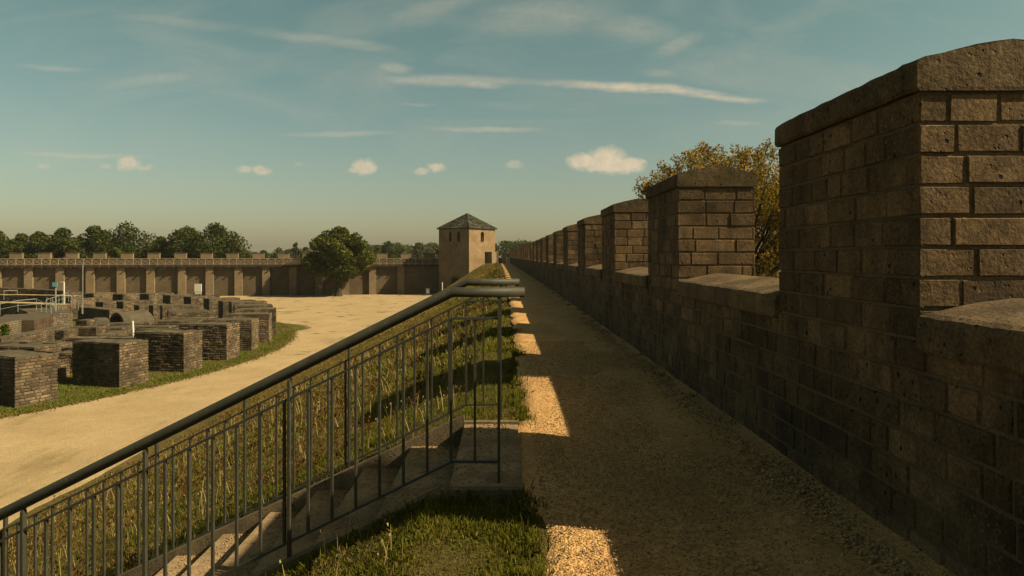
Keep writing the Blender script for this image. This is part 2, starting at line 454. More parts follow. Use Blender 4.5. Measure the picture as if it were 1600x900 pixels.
# camera
cd = bpy.data.cameras.new('camera'); cam = bpy.data.objects.new('camera', cd); col.objects.link(cam)
cam.location = (0, 0, H*S); cam.rotation_euler = (R_(90), 0, 0)
cd.sensor_width = 36; cd.lens = 36*F/1600; cd.shift_x = (800-CX)/1600; cd.shift_y = -(450-CY)/1600
cd.clip_start = .05; cd.clip_end = 8000
sc.camera = cam

# ------------------------------------------------------------------ terrain
FOOT = -14.7
def sstep(a, b, x):
    t = min(1, max(0, (x-a)/(b-a))); return t*t*(3-2*t)
def crest(Y): return -.38 + bend(Y) - 2.9*sstep(105, 148, Y)
def terr(X, Y, nz=True):
    xc = crest(Y); z = 0.0
    if X < xc: z = LOW*min(1, (xc-X)/(xc-FOOT))
    # round the crest and the foot
    z -= (.10 if Y > 9 else .03)*math.exp(-((X-xc)/.7)**2)
    if X < xc and X > FOOT: z -= .03
    z += .06*math.exp(-((X-FOOT)/1.2)**2)*(1 if X > FOOT-3 else 0)
    if nz:
        k = .5 if X > xc else 1.0
        z += k*(.10*mnoise.noise((X*.5, Y*.35, 3)) + .05*mnoise.noise((X*1.7, Y*1.3, 9)))
        if X > xc-.2: z -= .03
    if 4.73 < Y < 6.67 and X < -.3: z -= .30
    elif Y < 8 and X < xc: z += .05
    if Y < 4.73 and X > -1.2: z = max(z, -.03 if X > -.5 else -.03+(X+.5)*.47)
    if X > .2+bend(Y): z = min(z, -.03)
    return z
xs = [-18.0,-16.5,-15.8,-15.2]+[FOOT+.4*i for i in range(-1, 30)]
xs = sorted(set([round(x, 3) for x in xs] + [round(-2.9+.12*i, 3) for i in range(0, 28)]+[.5, .8, 1.2, 2.25, 3.0]))
ys = [y for y in [-6+.25*i for i in range(0, 96)] if y not in (4.75, 6.75)]+[18+.6*i for i in range(0, 75)]+[63+1.5*i for i in range(0, 62)]
ys = sorted(ys+[4.70, 4.745, 6.655, 6.71])
V = []; 
for Y in ys:
    bx = bend(Y)
    for X in xs:
        XX = X + bx*min(1, max(0, (X+9)/7))
        edge = X <= -15.8
        V.append((XX, Y, (LOW-.3) if edge else terr(XX, Y)))
nx = len(xs); Fc = []
for j in range(len(ys)-1):
    for i in range(nx-1):
        a = j*nx+i; Fc.append((a, a+1, a+1+nx, a+nx))
tag(np_mesh('embankment', np.array(V), np.array(Fc), M['slope'], smooth=True), kind='structure')

def sheet(name, loop, z, mat, kind='structure'):
    mb = MB(); mb.poly([(x, y, z) for x, y in loop]); o = mb.build(name, mat); tag(o, kind=kind); return o
sheet('ground', [(-1500,-600),(1500,-600),(1500,1900),(-1500,1900)], LOW-.02, M['plain'])
sheet('gravel_court', [(-190,-60),(-13.5,-60),(-13.5,153.5),(-190,122.0)], LOW+.0, M['court'])

RC = (-72.0, 59.0)
def ringpt(Rr, deg): a = R_(deg); return (RC[0]+Rr*math.cos(a), RC[1]+Rr*math.sin(a))
def ringloop(Rr, nm, seed, n=420, lobe=True):
    L = []
    for i in range(n):
        a = 360*i/n; r = Rr + nm*mnoise.noise((math.cos(R_(a))*14, math.sin(R_(a))*14, seed)) + nm*.5*mnoise.noise((math.cos(R_(a))*50, math.sin(R_(a))*50, seed))
        if lobe: r += 2.6*math.exp(-((a-26)/6)**2)
        L.append(ringpt(r, a))
    return L
sheet('bare_margin', ringloop(51.6, .9, 4.0), LOW+.006, M['bareearth'])
sheet('lawn', ringloop(51.1, .7, 4.0), LOW+.012, M['lawn'])

# short turf on the lawn and its ragged edge
def lawn_blades():
    n = 70000; a = nr.uniform(-34, 40, n); q = nr.random(n); r = np.where(q < .45, 51.3+nr.normal(0, .38, n), 51.2-11*nr.random(n)**1.3)
    X = RC[0]+r*np.cos(np.radians(a)); Y = RC[1]+r*np.sin(np.radians(a)); m = len(X)
    u = nr.random((m, 1)); nn = np.array([mnoise.noise((x*.35, y*.35, 2)) for x, y in zip(X, Y)])[:, None]
    c = np.array([.085,.115,.016])*(1-u)+np.array([.155,.165,.03])*u
    c = np.where((nr.random((m, 1)) < .25+nn*.8) | ((r > 51.5)[:, None] & (u < .5)), np.array([.24,.18,.07])*(.6+.6*u), c)
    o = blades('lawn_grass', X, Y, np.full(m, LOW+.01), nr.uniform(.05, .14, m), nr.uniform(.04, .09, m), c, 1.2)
    tag(o, 'short yellow-green turf blades around the outer ruin piers', 'grass', kind='stuff')
    n = 9000; k = 130; cx = nr.uniform(-60, -15.5, k); cy = nr.uniform(16, 150, k); sel = np.hypot(cx-RC[0], cy-RC[1]) > 51.5
    cx, cy = cx[sel], cy[sel]; i = nr.integers(0, len(cx), n); X = cx[i]+nr.normal(0, .28, n); Y = cy[i]+nr.normal(0, .22, n)
    c = np.array([.14,.115,.03])*(.6+.8*nr.random((n, 1)))
    o = blades('court_weeds', X, Y, np.full(n, LOW+.0), nr.uniform(.02, .06, n), nr.uniform(.02, .05, n), c, 1.4)
    tag(o, 'tiny flat brown-green weeds dotted over the tan gravel court', 'weeds', kind='stuff')
# rampart path
mb = MB()
yy_ = [-6+.2*i for i in range(0, 130)]+[20+1.0*i for i in range(0, 131)]
pv = []; pf = []
def left_edge(Y): return (.17 if not 4.5 < Y < 6.9 else .04)+bend(Y)+.10*mnoise.noise((Y*1.1, 0, 5))+.05*mnoise.noise((Y*4.3, 0, 8))
ncol = 24
for Y in yy_:
    le = left_edge(Y)
    for i in range(ncol+1):
        t = i/ncol; X = le+(2.26+bend(Y)-le)*t
        z = .004+.018*mnoise.noise((X*1.5, Y*.9, 2))+.008*mnoise.noise((X*5, Y*4, 2)) - .02*math.exp(-((t-.35)/.2)**2)+ .03*math.exp(-((t-1)/.12)**2)
        if i == 0: z = -.05
        pv.append((X, Y, z))
for j in range(len(yy_)-1):
    for i in range(ncol):
        a = j*(ncol+1)+i; pf.append((a, a+1, a+2+ncol, a+1+ncol))
tag(np_mesh('gravel_path', np.array(pv), np.array(pf), M['path'], smooth=True), kind='structure')

# ------------------------------------------------------------------ rampart parapet
WX0, WX1 = 2.21, 3.15
CH = 2.47/15
ML, PITCH, Y0M = 1.91, 5.2, 3.74
NM = 29
rp = thing('battlement_wall', (2.2, 0, 0), 'long dark stone parapet with merlons running along the right side of the gravel path', 'wall')
mb = MB()
YS, YE = Y0M-PITCH-3.0, 153.0
# outer bulk and mortar plane
nseg = 60
mb.mi = 1
yb = [YS+(YE-YS)*i/nseg for i in range(nseg+1)]
for a, b in zip(yb[:-1], yb[1:]):
    mb.cur = .5
    mb.quad((WX0, b, -.3), (WX0, a, -.3), (WX0, a, 7*CH), (WX0, b, 7*CH))
    mb.quad((WX1, a, LOW-.1), (WX1, b, LOW-.1), (WX1, b, 7*CH), (WX1, a, 7*CH))
    mb.quad((WX0, a, 7*CH-.01), (WX1, a, 7*CH-.01), (WX1, b, 7*CH-.01), (WX0, b, 7*CH-.01))
mb.quad((WX1, YE, LOW), (WX0, YE, LOW), (WX0, YE, 7*CH), (WX1, YE, 7*CH))
mb.quad((WX0, YS, LOW), (WX1, YS, LOW), (WX1, YS, 7*CH), (WX0, YS, 7*CH))
mb.mi = 0
rg = random.Random(3)
y = YE
step = 13.0
while y > YS:
    e = max(YS, y-step)
    mb.masonry((WX0, y), (WX0, e), -CH*.35, 7*CH-.001, CH*1.05, .17, .46, .015, .010, rg)
    y = e
mb.build('wall_body', [M['block'], M['mortar']], rp, deform=True)

def profile_stone(name, mats, y0, y1, x0, x1, zb, zs, zr, parent, seed, rnd=.05, endpad=0.0, joints=0):
    """coping block: rounded shoulders, low ridge; extruded along Y with worn irregular surface"""
    prof = [(x0+.015, zb), (x0, zb+.02), (x0-.002, zs-rnd*1.0), (x0+rnd*.28, zs-rnd*.32), (x0+rnd, zs-.002)]
    xm = (x0+x1)/2
    for t in (.2, .4, .6, .8, 1.0):
        prof.append((x0+rnd+(xm-x0-rnd)*t, zs+(zr-zs)*(1-(1-t)**1.18)))
    prof += [(2*xm-x, z) for x, z in reversed(prof[:-1])]
    L = y1-y0; n = max(6, int(L/.07)) if y0 < 30 else max(3, int(L/.5))
    mb = MB(); k = len(prof)
    jn = [L*(j+1)/(joints+1) for j in range(joints)]
    for i in range(n+1):
        yy = y0+L*i/n
        for (x, z) in prof:
            am = .006
            nv = mnoise.noise_vector((x*5+seed, yy*5, z*5)); n2 = mnoise.noise_vector((x*17, yy*17+seed, z*17))
            e = .0
            if i in (0, n): e = .012
            sx = xm+(x-xm)*(1-e); sz = zb+(z-zb)*(1-e*1.5)
            mb.v.append((sx+nv.x*am+n2.x*.006, yy+(nv.y*.006 if 0 < i < n else n2.y*.006), sz+nv.z*am*.8+n2.z*.006))
    for i in range(n):
        for j in range(k):
            a = i*k+j; b = i*k+(j+1) % k
            mb.face((a, a+k, b+k, b))
    mb.face(tuple(range(k))); mb.face(tuple(n*k+j for j in reversed(range(k))))
    return mb.build(name, mats, parent, deform=True)

for kk in range(-2, NM):
    ya = Y0M+PITCH*kk; yb_ = ya+ML
    mb = MB(); loop = [(WX0, ya), (WX1, ya), (WX1, yb_), (WX0, yb_)]
    mb.mi = 1; mb.cur = .5; zb = 7*CH
    mb.prism(loop, zb, 2.475, top=True)
    mb.mi = 0
    for (a, b) in zip(loop, loop[1:]+loop[:1]):
        mb.masonry(a, b, zb, 2.47, CH, .20 if a[0] == b[0] else .26, .42 if a[0] == b[0] else .52, .014, .011, rg)
    mer = mb.build('merlon', [M['block'], M['mortar']], rp, deform=True)
    cp = profile_stone('merlon_cap', [M['cap']], ya-.025, yb_+.03, WX0-.045, WX1+.045, 2.478, 2.655, 2.755, rp, kk*3.7, rnd=.035)
    cp.parent = mer
    if kk < NM-1:
        # coping in two stones
        g0, g1 = yb_+.025, ya+PITCH-.02
        profile_stone('coping_stone', [M['coping']], g0, g1, WX0-.045, WX1+.045, 1.095, 1.30, 1.385, rp, kk*5.1+40, rnd=.055)

# pebbles along path
def pebbles(name, pos, size, cols, label, cat):
    n = len(pos)
    base = np.array([(1,0,0),(0,1,0),(-1,0,0),(0,-1,0),(0,0,1),(0,0,-1)], dtype=np.float32)
    tri = np.array([(0,1,4),(1,2,4),(2,3,4),(3,0,4),(1,0,5),(2,1,5),(3,2,5),(0,3,5)])
    a = nr.uniform(0, 6.28, n); sc3 = np.stack([nr.uniform(.7, 1.3, n), nr.uniform(.5, 1, n), nr.uniform(.35, .7, n)], 1)*size[:, None]
    v = base[None]*(1+nr.uniform(-.25, .25, (n, 6, 1)))*sc3[:, None, :]
    x = v[..., 0]*np.cos(a)[:, None]-v[..., 1]*np.sin(a)[:, None]; y = v[..., 0]*np.sin(a)[:, None]+v[..., 1]*np.cos(a)[:, None]
    v = np.stack([x, y, v[..., 2]], -1)+pos[:, None, :]
    f = (tri[None]+(np.arange(n)*6)[:, None, None]).reshape(-1, 3)
    o = np_mesh(name, v.reshape(-1, 3), f, M['pebble'], colr=np.repeat(cols, 6, 0))
    tag(o, label, cat, kind='stuff'); return o
n = 30000
Y = 2.2+11*nr.random(n)**1.5; t = nr.random(n); X = .24+1.93*t
n2 = 7000
Y2 = 2.2+16*nr.random(n2)**1.4; X2 = 2.17-np.abs(nr.normal(0, .16, n2))
n3 = 5000; TRD = .44
Y3 = nr.uniform(4.85, 6.55, n3); k3 = nr.integers(-1, 12, n3); X3 = -.385-TRD*k3-TRD*(.05+.9*nr.random(n3)**(1.0)); Z3 = np.where(k3 < 0, .026, .026-.205*(k3+1))
Yb3 = nr.random(n3) < .5; Y3 = np.where(Yb3, 6.58-.35*nr.random(n3)**2, Y3)
pos = np.concatenate([np.stack([X, Y, np.full(n, .004)], 1), np.stack([X2, Y2, np.full(n2, .022)], 1), np.stack([X3, Y3, Z3], 1)])
size = np.concatenate([nr.uniform(.004, .011, n), nr.uniform(.008, .020, n2), nr.uniform(.005, .012, n3)])
u = nr.random((len(pos), 1)); cols = np.array([.20,.13,.06])*(1-u)+np.array([.56,.38,.18])*u
cols[n:n+n2] = (np.array([.22,.135,.06])*(1-u)+np.array([.62,.40,.19])*u)[n:n+n2]
pebbles('path_pebbles', pos, size, cols, 'loose tan pebbles scattered over the gravel path and heaped along the wall foot', 'pebbles')

# ------------------------------------------------------------------ stairs
ST = thing('stone_staircase', (-.38, 5.7, 0), 'concrete stair descending left down the grass bank from the gravel path', 'stairs')
TR, RS, YN, YF = .44, .205, 4.80, 6.60
mb = MB(); mb.box((-.135, 5.70, -.09), (.50, YF-YN, .22)); mb.build('top_slab', M['concrete'], ST)
mb = MB(); mb.box((-.135, YN-.04, -.08), (.52, .07, .22)); mb.build('edge_kerb', M['stringer'], ST)
mb = MB(); mb.box((-.135, YF+.04, -.08), (.52, .07, .25)); mb.build('edge_kerb', M['stringer'], ST)
for k in range(1, 32):
    mb = MB(); x1 = -.385-TR*(k-1); z = .02-RS*k
    mb.box((x1-TR/2-.03, 5.70, z-.12), (TR+.06, YF-YN, .24))
    mb.build('step', M['concrete'], ST)
for Yc, nm in ((YN-.05, 'n'), (YF+.05, 'f')):
    mb = MB(); x0, x1 = -.39, -.38-TR*31; dz = RS/TR*(x0-x1)
    t = .055 if nm == 'n' else .10
    for s in (1,):
        a = (x0, Yc-.05, t); 
        pts = [(x0, .0+t), (x1, t-dz), (x1, t-dz-.45), (x0, -.45)]
        n0 = len(mb.v)
        for yv in (Yc-.045, Yc+.045):
            for (x, z) in pts: mb.v.append((x, yv, z))
        for q in ((0,1,2,3),(7,6,5,4),(0,4,5,1),(1,5,6,2),(2,6,7,3),(3,7,4,0)): mb.face(tuple(n0+i for i in q))
    mb.build('stringer', M['stringer'], ST)

# ------------------------------------------------------------------ stair railings
def railing(Yr, label):
    T = thing('stair_railing', (-.047, Yr, 0), label, 'railing', 'green metal railings either side of the stair')
    bx, sl, xe = -.375, .494, -13.2
    def off(x): return sl*(bx-x) if x < bx else 0.0
    mb = MB()
    P_ = [(xe, Yr, 1.347-off(xe)), (bx-.02, Yr, 1.347-off(bx-.02)), (bx-.005, Yr, 1.3465), (bx+.01, Yr, 1.347), (.133, Yr, 1.347)]
    P_ = [(xe, Yr, 1.347-off(xe)), (bx, Yr, 1.347), (.133, Yr, 1.347)]
    mb.tube(P_, .0345, 24); o = mb.build('handrail', M['rail'], T, smooth=False)
    for f_ in o.data.polygons: f_.use_smooth = len(f_.vertices) == 4
    for zz, nm in ((1.165, 'upper_rail'), (.165, 'lower_rail')):
        mb = MB()
        mb.bar((xe, Yr, zz-off(xe)), (bx, Yr, zz), .034, .017); mb.bar((bx, Yr, zz), (-.047, Yr, zz), .034, .017)
        mb.build(nm, M['rail'], T)
    posts = [-.047, -1.512, -2.518, -3.37, -4.83, -6.15, -7.5, -8.85, -10.2, -11.5, -12.9]
    for i, xp in enumerate(posts):
        mb = MB(); zt = 1.315-off(xp); zbot = -.12-off(xp)*.96-(.05 if i else 0)
        mb.box((xp, Yr, (zt+zbot)/2-.02), (.019, .046, zt-zbot))
        # bevelled tip welded to the handrail
        n0 = len(mb.v); mb.v += [(xp-.0095, Yr-.023, zt-.021),(xp+.0095, Yr-.023, zt-.021),(xp+.0095, Yr+.023, zt-.021),(xp-.0095, Yr+.023, zt-.021),(xp-.0095, Yr, zt+.03),(xp+.0095, Yr, zt+.03)]
        for q in ((0,1,5,4),(2,3,4,5),(1,2,5),(3,0,4)): mb.face(tuple(n0+j for j in q))
        mb.build('post', M['rail'], T)
    x = -.2147
    xsn = []
    while x > xe:
        xsn.append(x); x -= .1665
    for x in xsn:
        if min(abs(x-p) for p in posts) < .03: continue
        mb = MB(); a, b = .165-off(x), 1.165-off(x)
        mb.box((x, Yr, (a+b)/2), (.017, .027, b-a-.010)); mb.build('baluster', M['rail'], T)
    return T
railing(4.92, 'nearest green metal stair railing with thick round handrail in the foreground')
railing(6.80, 'second green metal stair railing on the far side of the steps, behind the nearest one')

# ------------------------------------------------------------------ grass
def blades(name, X, Y, Z, hgt, wid, cols, lean=.5, mat='grass', curved=True):
    n = len(X); a = nr.uniform(0, 6.283, n); la = nr.uniform(0, 6.283, n); ln = hgt*lean*nr.random(n)
    dx, dy = np.cos(a)*wid/2, np.sin(a)*wid/2; lx, ly = np.cos(la)*ln, np.sin(la)*ln
    zt = np.sqrt(np.maximum(hgt**2-ln**2, (hgt*.3)**2))
    p0 = np.stack([X-dx, Y-dy, Z-.02], 1); p1 = np.stack([X+dx, Y+dy, Z-.02], 1)
    m0 = np.stack([X-dx*.8+lx*.32, Y-dy*.8+ly*.32, Z+zt*.55], 1); m1 = np.stack([X+dx*.8+lx*.32, Y+dy*.8+ly*.32, Z+zt*.55], 1)
    tp = np.stack([X+lx, Y+ly, Z+zt], 1)
    v = np.stack([p0, p1, m1, tp, m0], 1).reshape(-1, 3)
    f = np.arange(n*5).reshape(n, 5)
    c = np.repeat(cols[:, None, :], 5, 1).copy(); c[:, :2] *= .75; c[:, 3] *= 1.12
    o = np_mesh(name, v, f, M[mat], colr=c.reshape(-1, 3)); return o
GA, GB = np.array([.092,.105,.014]), np.array([.175,.162,.028]); STR = np.array([.34,.245,.09]); BRN = np.array([.16,.100,.040])
def vnoise(X, Y, f, s):
    return np.array([mnoise.noise((x*f, y*f, s)) for x, y in zip(X, Y)])
def sward(name, n, y0, y1, ypow, hmin, hmax, wid, label, xlo=None):
    Y = y0+(y1-y0)*nr.random(n)**ypow
    bX = np.array([bend(t) for t in Y]); cr = np.array([crest(t) for t in Y])
    lo = np.maximum(FOOT+.1 if xlo is None else xlo, -.78*Y-3.0); X = lo+(bX+.20-lo)*nr.random(n)
    edge = bX+.17+.10*vnoise(Y*1.1, X*0, 1, 5)
    n1 = vnoise(X, Y, .45, 1.0); n2 = vnoise(X, Y, 1.6, 7.0); n3 = vnoise(X, Y, 3.3, 3.0)
    keep = (X < edge+.08*n3+.02) & (nr.random(n) < np.clip(.85+n2*1.0, .15, 1))
    stair = (Y > YN-.12) & (Y < YF+.12) & (X < .14)
    keep &= ~stair
    # thin out at the foot and on trodden crest
    keep &= ~((X < FOOT+.5) & (nr.random(n) < .6))
    X, Y, n1, n2, n3, cr = X[keep], Y[keep], n1[keep], n2[keep], n3[keep], cr[keep]
    Z = np.array([terr(x, y) for x, y in zip(X, Y)])
    m = len(X)
    dist = cr-X
    green = np.clip(.95-.065*np.maximum(dist, 0)-.013*np.minimum(Y, 60)+n1*.9+n2*.45, .15, .97)
    green = np.where(Y < 14, np.clip(green+.06, 0, .97), green)
    isg = nr.random(m) < green
    u = nr.random((m, 1)); c = GA*(1-u)+GB*u
    dry = np.where(nr.random((m, 1)) < .62+.2*n3[:, None], STR*(.6+.5*u), BRN*(.7+.6*u))
    c = np.where(isg[:, None], c*(1+.25*n3[:, None]), dry)
    h = (hmin+(hmax-hmin)*nr.random(m)**1.6)*(1+n2*.7)
    h *= np.where((X > -1.2) & (Y > 5), .85, 1.0)
    h = np.where(X > edge[keep]-.12, h*.6, h)
    h = np.where((Y < 4.7), h*.8, h)
    wd = wid*nr.uniform(.6, 1.3, m)*np.where(isg, 1, .7)
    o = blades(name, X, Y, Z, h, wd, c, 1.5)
    tag(o, label, 'grass', kind='stuff')
sward('bank_grass', 230000, 1.8, 13, 1.1, .02, .075, .0078, 'mixed green and straw grass on the bank near the stair')
sward('bank_grass', 130000, 12.5, 45, 1.25, .05, .13, .024, 'yellowing grass on the middle stretch of the bank')
sward('bank_grass', 60000, 44, 151, 1.2, .08, .18, .07, 'dry golden grass on the far stretch of the bank by the tower')

sward('bank_grass', 120000, 1.8, 5.0, .8, .02, .06, .0065, 'lush short green grass in the foreground below the stair', xlo=-4.5)
lawn_blades()
# tall dry stalks with seed heads
def stalks():
    n = 5200
    Y = 2.6+26*nr.random(n)**1.2; lo = np.maximum(FOOT, -.78*Y-2); X = lo+(-.55-lo)*nr.random(n)**.8
    cl = vnoise(X, Y, .55, 21.0)
    keep = ((cl > .12) & (nr.random(n) < .6)) | (nr.random(n) < .45); keep &= ~((Y > YN-.2) & (Y < YF+.2)) & ~((Y < 5.2) & (nr.random(n) < .6))
    X, Y, cl = X[keep], Y[keep], cl[keep]; m = len(X)
    vs = []; fs = []; cs = []
    for x, y, c0 in zip(X, Y, cl):
        z = terr(x, y); h = rng.uniform(.10, .32)*(1 if y > 6 else .7)*(1.15 if c0 > .2 else .85); a = rng.uniform(0, 6.28); ln = rng.uniform(.1, .75)*h
        wdt = .0014+.00033*y
        dx, dy = math.cos(a)*ln, math.sin(a)*ln; px_, py_ = math.cos(a+1.57)*wdt, math.sin(a+1.57)*wdt
        rust = rng.random() < .75 and c0 > .10 and y > 5.5
        cc = (.13,.070,.030) if rust else (.36,.28,.13)
        k = len(vs)
        vs += [(x-px_, y-py_, z-.02), (x+px_, y+py_, z-.02), (x+dx*.5+px_*.8, y+dy*.5+py_*.8, z+h*.6), (x+dx*.5-px_*.8, y+dy*.5-py_*.8, z+h*.6)]
        fs.append((k, k+1, k+2, k+3)); cs += [cc]*4
        k = len(vs)
        vs += [(x+dx*.5-px_*.8, y+dy*.5-py_*.8, z+h*.6), (x+dx*.5+px_*.8, y+dy*.5+py_*.8, z+h*.6), (x+dx+px_*.4, y+dy+py_*.4, z+h), (x+dx-px_*.4, y+dy-py_*.4, z+h)]
        fs.append((k, k+1, k+2, k+3)); cs += [cc]*4
        nh = 9 if rust else 1
        for q in range(nh):
            t = rng.uniform(.45, 1) if rust else rng.uniform(.85, 1.02)
            bx_, by_, bz = x+dx*t, y+dy*t, z+h*t; sz = rng.uniform(.008, .02)*(1 if rust else .6)+.0007*y; b = rng.uniform(0, 6.28); e = rng.uniform(0, .035)
            ox, oy = math.cos(b)*e, math.sin(b)*e; k = len(vs)
            vs += [(bx_+ox-sz*.5*math.sin(b), by_+oy+sz*.5*math.cos(b), bz), (bx_+ox+sz*.5*math.sin(b), by_+oy-sz*.5*math.cos(b), bz), (bx_+ox*1.3+sz*.4, by_+oy*1.3, bz+sz*1.3), (bx_+ox*1.2-sz*.4, by_+oy*1.2, bz+sz*1.2)]
            fs.append((k, k+1, k+2, k+3)); cs += [tuple(v_*rng.uniform(.7, 1.4) for v_ in cc)]*4
    o = np_mesh('dry_stalks', np.array(vs), np.array(fs), M['grass'], colr=np.array(cs))
    tag(o, 'rust brown and straw seed stalks standing in the grass bank', 'weeds', kind='stuff')
stalks()
# low weeds at the wall foot, creeping grass into the path and along the stair edge
def tufts(name, spots, label, hh=.07, npt=60, cat='grass'):
    Xs, Ys = [], []
    for (x, y, r) in spots:
        for q in range(int(npt*(r/.1))):
            Xs.append(x+rng.gauss(0, r*.55)); Ys.append(y+rng.gauss(0, r*.9))
    X = np.array(Xs); Y = np.array(Ys); m = len(X); u = nr.random((m, 1))
    c = (GA*(1-u)+GB*u)*.9
    Z = np.array([max(0, terr(x, y)) if x > .1+bend(y) else terr(x, y) for x, y in zip(X, Y)])
    o = blades(name, X, Y, Z, hh*nr.uniform(.4, 1.3, m), .006*np.ones(m)+.0006*Y, c, 1.2); tag(o, label, cat, kind='stuff')
sp_ = [(2.17-abs(rng.gauss(0, .06))+bend(y), y, rng.uniform(.05, .12)) for y in [6.7, 7.9, 9.3, 9.9, 11.2, 12.8, 14.5, 14.9, 17, 19, 20.5, 22.6, 25, 27, 30, 33, 36, 41, 45, 50, 56, 62, 70]]
tufts('wall_foot_weeds', sp_, 'small dark weeds growing where the gravel meets the wall foot', cat='weeds')
sp2 = [(rng.uniform(.04, .18), y, rng.uniform(.06, .14)) for y in [3.1, 3.5, 3.9, 4.15, 4.5, 6.9, 7.3, 7.8, 8.2, 9.0, 9.6, 10.4, 11.5, 12.5, 13.6, 15]]
sp2 = [(x+bend(y), y, r) for x, y, r in sp2]
tufts('path_edge_grass', sp2, 'green grass tufts creeping over the left edge of the gravel path', .065, 140)
# grass strip hugging the stair's near kerb
sp3 = [(.06-.22*i, 4.64+rng.uniform(-.03, .03), .09) for i in range(0, 22)]+[(-.3-.25*i, 6.78, .06) for i in range(0, 14)]
tufts('stair_edge_grass', sp3, 'dense grass hugging the concrete edge of the stair', .08, 130)

# ------------------------------------------------------------------ trees
def leaf_cloud(centres, radii, n, size, ca, cb, cc=None, up=.15, flat=.75, seed=0, sun_bias=0):
    """leaf quads on the shells of many clumps"""
    r = np.random.default_rng(seed)
    cen = np.array(centres); rad = np.array(radii)
    wgt = rad**2/np.sum(rad**2); idx = r.choice(len(cen), n, p=wgt)
    d = r.normal(size=(n, 3)); d /= np.linalg.norm(d, axis=1, keepdims=True)
    rr = rad[idx]*(.55+.5*r.random(n)**.6)
    p = cen[idx]+d*rr[:, None]*np.array([1, 1, flat])
    nrm = d*.6+r.normal(size=(n, 3))*.6+np.array([0, 0, up]); nrm /= np.linalg.norm(nrm, axis=1, keepdims=True)
    t = np.cross(nrm, r.normal(size=(n, 3))); t /= np.linalg.norm(t, axis=1, keepdims=True); b = np.cross(nrm, t)
    s = size*r.uniform(.55, 1.3, n)[:, None]
    v = np.stack([p-t*s*.5, p-b*s*.34+t*s*.05, p+t*s*.6, p+b*s*.34+t*s*.05], 1).reshape(-1, 3)
    f = np.arange(n*4).reshape(n, 4)
    u = r.random((n, 1)); clv = r.random(len(cen))[idx][:, None]
    c = np.array(ca)*(1-u)+np.array(cb)*u
    c = c*(.75+.5*clv)
    if cc is not None:
        m2 = (r.random((n, 1)) < .45*clv+.15); c = np.where(m2, np.array(cc)*(.7+.6*u), c)
    return v, f, np.repeat(c, 4, 0)

def tree(name, base, hgt, wid, trunk_h, nclump, nleaf, lsize, ca, cb, cc, seed, label, cat='tree', group=None, low=.25, flat=.8, top_pow=1.0, trunk_r=None, clump_r=.2, spiky=False):
    r = random.Random(seed)
    T = thing(name, base, label, cat, group)
    bx, by, bz = base
    cen = []; rad = []
    for i in range(nclump):
        for _ in range(50):
            a = r.uniform(0, 6.283); t = r.uniform(0, 1); zz = low+(1-low)*t
            # crown envelope
            env = math.sin(math.pi*min(1, (t*.86+.14)))**.55*wid/2
            q = math.sqrt(r.uniform(.12, 1))*env
            if env > 0: break
        cr_ = clump_r*wid*r.uniform(.55, 1.15)*(1.0 if t < .8 else .8)
        q = max(0, q-cr_*.6)
        cen.append((bx+q*math.cos(a), by+q*math.sin(a), bz+zz*hgt-cr_*.5*(t > .7))); rad.append(cr_)
    v, f, c = leaf_cloud(cen, rad, nleaf, lsize, ca, cb, cc, flat=flat, seed=seed)
    if spiky:
        pass
    np_mesh('crown', v, f, M['leaf'], parent=T, colr=c)
    mb = MB(); tr = trunk_r or wid*.035
    top = (bx+r.uniform(-.03, .03)*wid, by, bz+trunk_h)
    mb.tube([(bx, by, bz-.2), (bx, by, bz+.15*trunk_h), top, (top[0]+.1*wid*r.uniform(-.3, .3), by, bz+hgt*.7)], [tr*1.5, tr, tr*.85, tr*.3], 9)
    order = sorted(range(nclump), key=lambda i: -rad[i])[:min(nclump, 16)]
    for i in order:
        c0 = cen[i]; st_ = Vector(top)+Vector((0, 0, r.uniform(-.1, .35)*trunk_h)); mid = (st_+Vector(c0))/2+Vector((r.uniform(-.04, .04)*wid, r.uniform(-.04, .04)*wid, -.02*hgt))
        mb.tube([st_, mid, c0], [tr*.45, tr*.28, tr*.10], 6)
    mb.build('trunk', M['bark'], T)
    return T
OA, OB, OC = (.035,.050,.010), (.085,.095,.018), (.15,.135,.03)
# big tree in the court
Yt = 146.0
tree('court_tree', (X_at(531, Yt), Yt-1.5, LOW), Z_at(355, Yt)-LOW, 112*Yt/F*1.02, 3.4, 84, 30000, .48, (.032,.050,.009), (.085,.103,.018), (.15,.148,.032), 5,
     'large round broadleaf tree standing on the gravel in front of the buttressed wall', low=.29, trunk_r=.72, clump_r=.122, flat=.72)
# trees behind the wall at left
lt = [(-6,362,46),(34,368,44),(64,363,40),(98,361,56),(150,354,50),(196,351,74),(252,372,38),(292,357,62),(336,352,74)]
ordn = ['first','second','third','fourth','fifth','sixth','seventh','eighth','ninth','tenth','eleventh','twelfth','thirteenth','fourteenth','fifteenth','sixteenth','seventeenth','eighteenth','nineteenth','twentieth','twenty-first','twenty-second','twenty-third','twenty-fourth','twenty-fifth','twenty-sixth','twenty-seventh','twenty-eighth','twenty-ninth','thirtieth']
for i, (px_, ty, wpx) in enumerate(lt):
    Yb = 176+rng.uniform(-5, 6); 
    tree('broadleaf_tree', (X_at(px_, Yb), Yb, LOW), Z_at(ty-2, Yb)-LOW, wpx*Yb/F*1.5, 5, 46, 9000, .6, (.026,.040,.009), (.056,.072,.016), (.085,.088,.024), 100+i,
         'dark leafy tree behind the buttressed wall, %s from the left edge' % ordn[i], group='dark trees behind the left part of the wall', low=.2, clump_r=.17)
Yb = 165
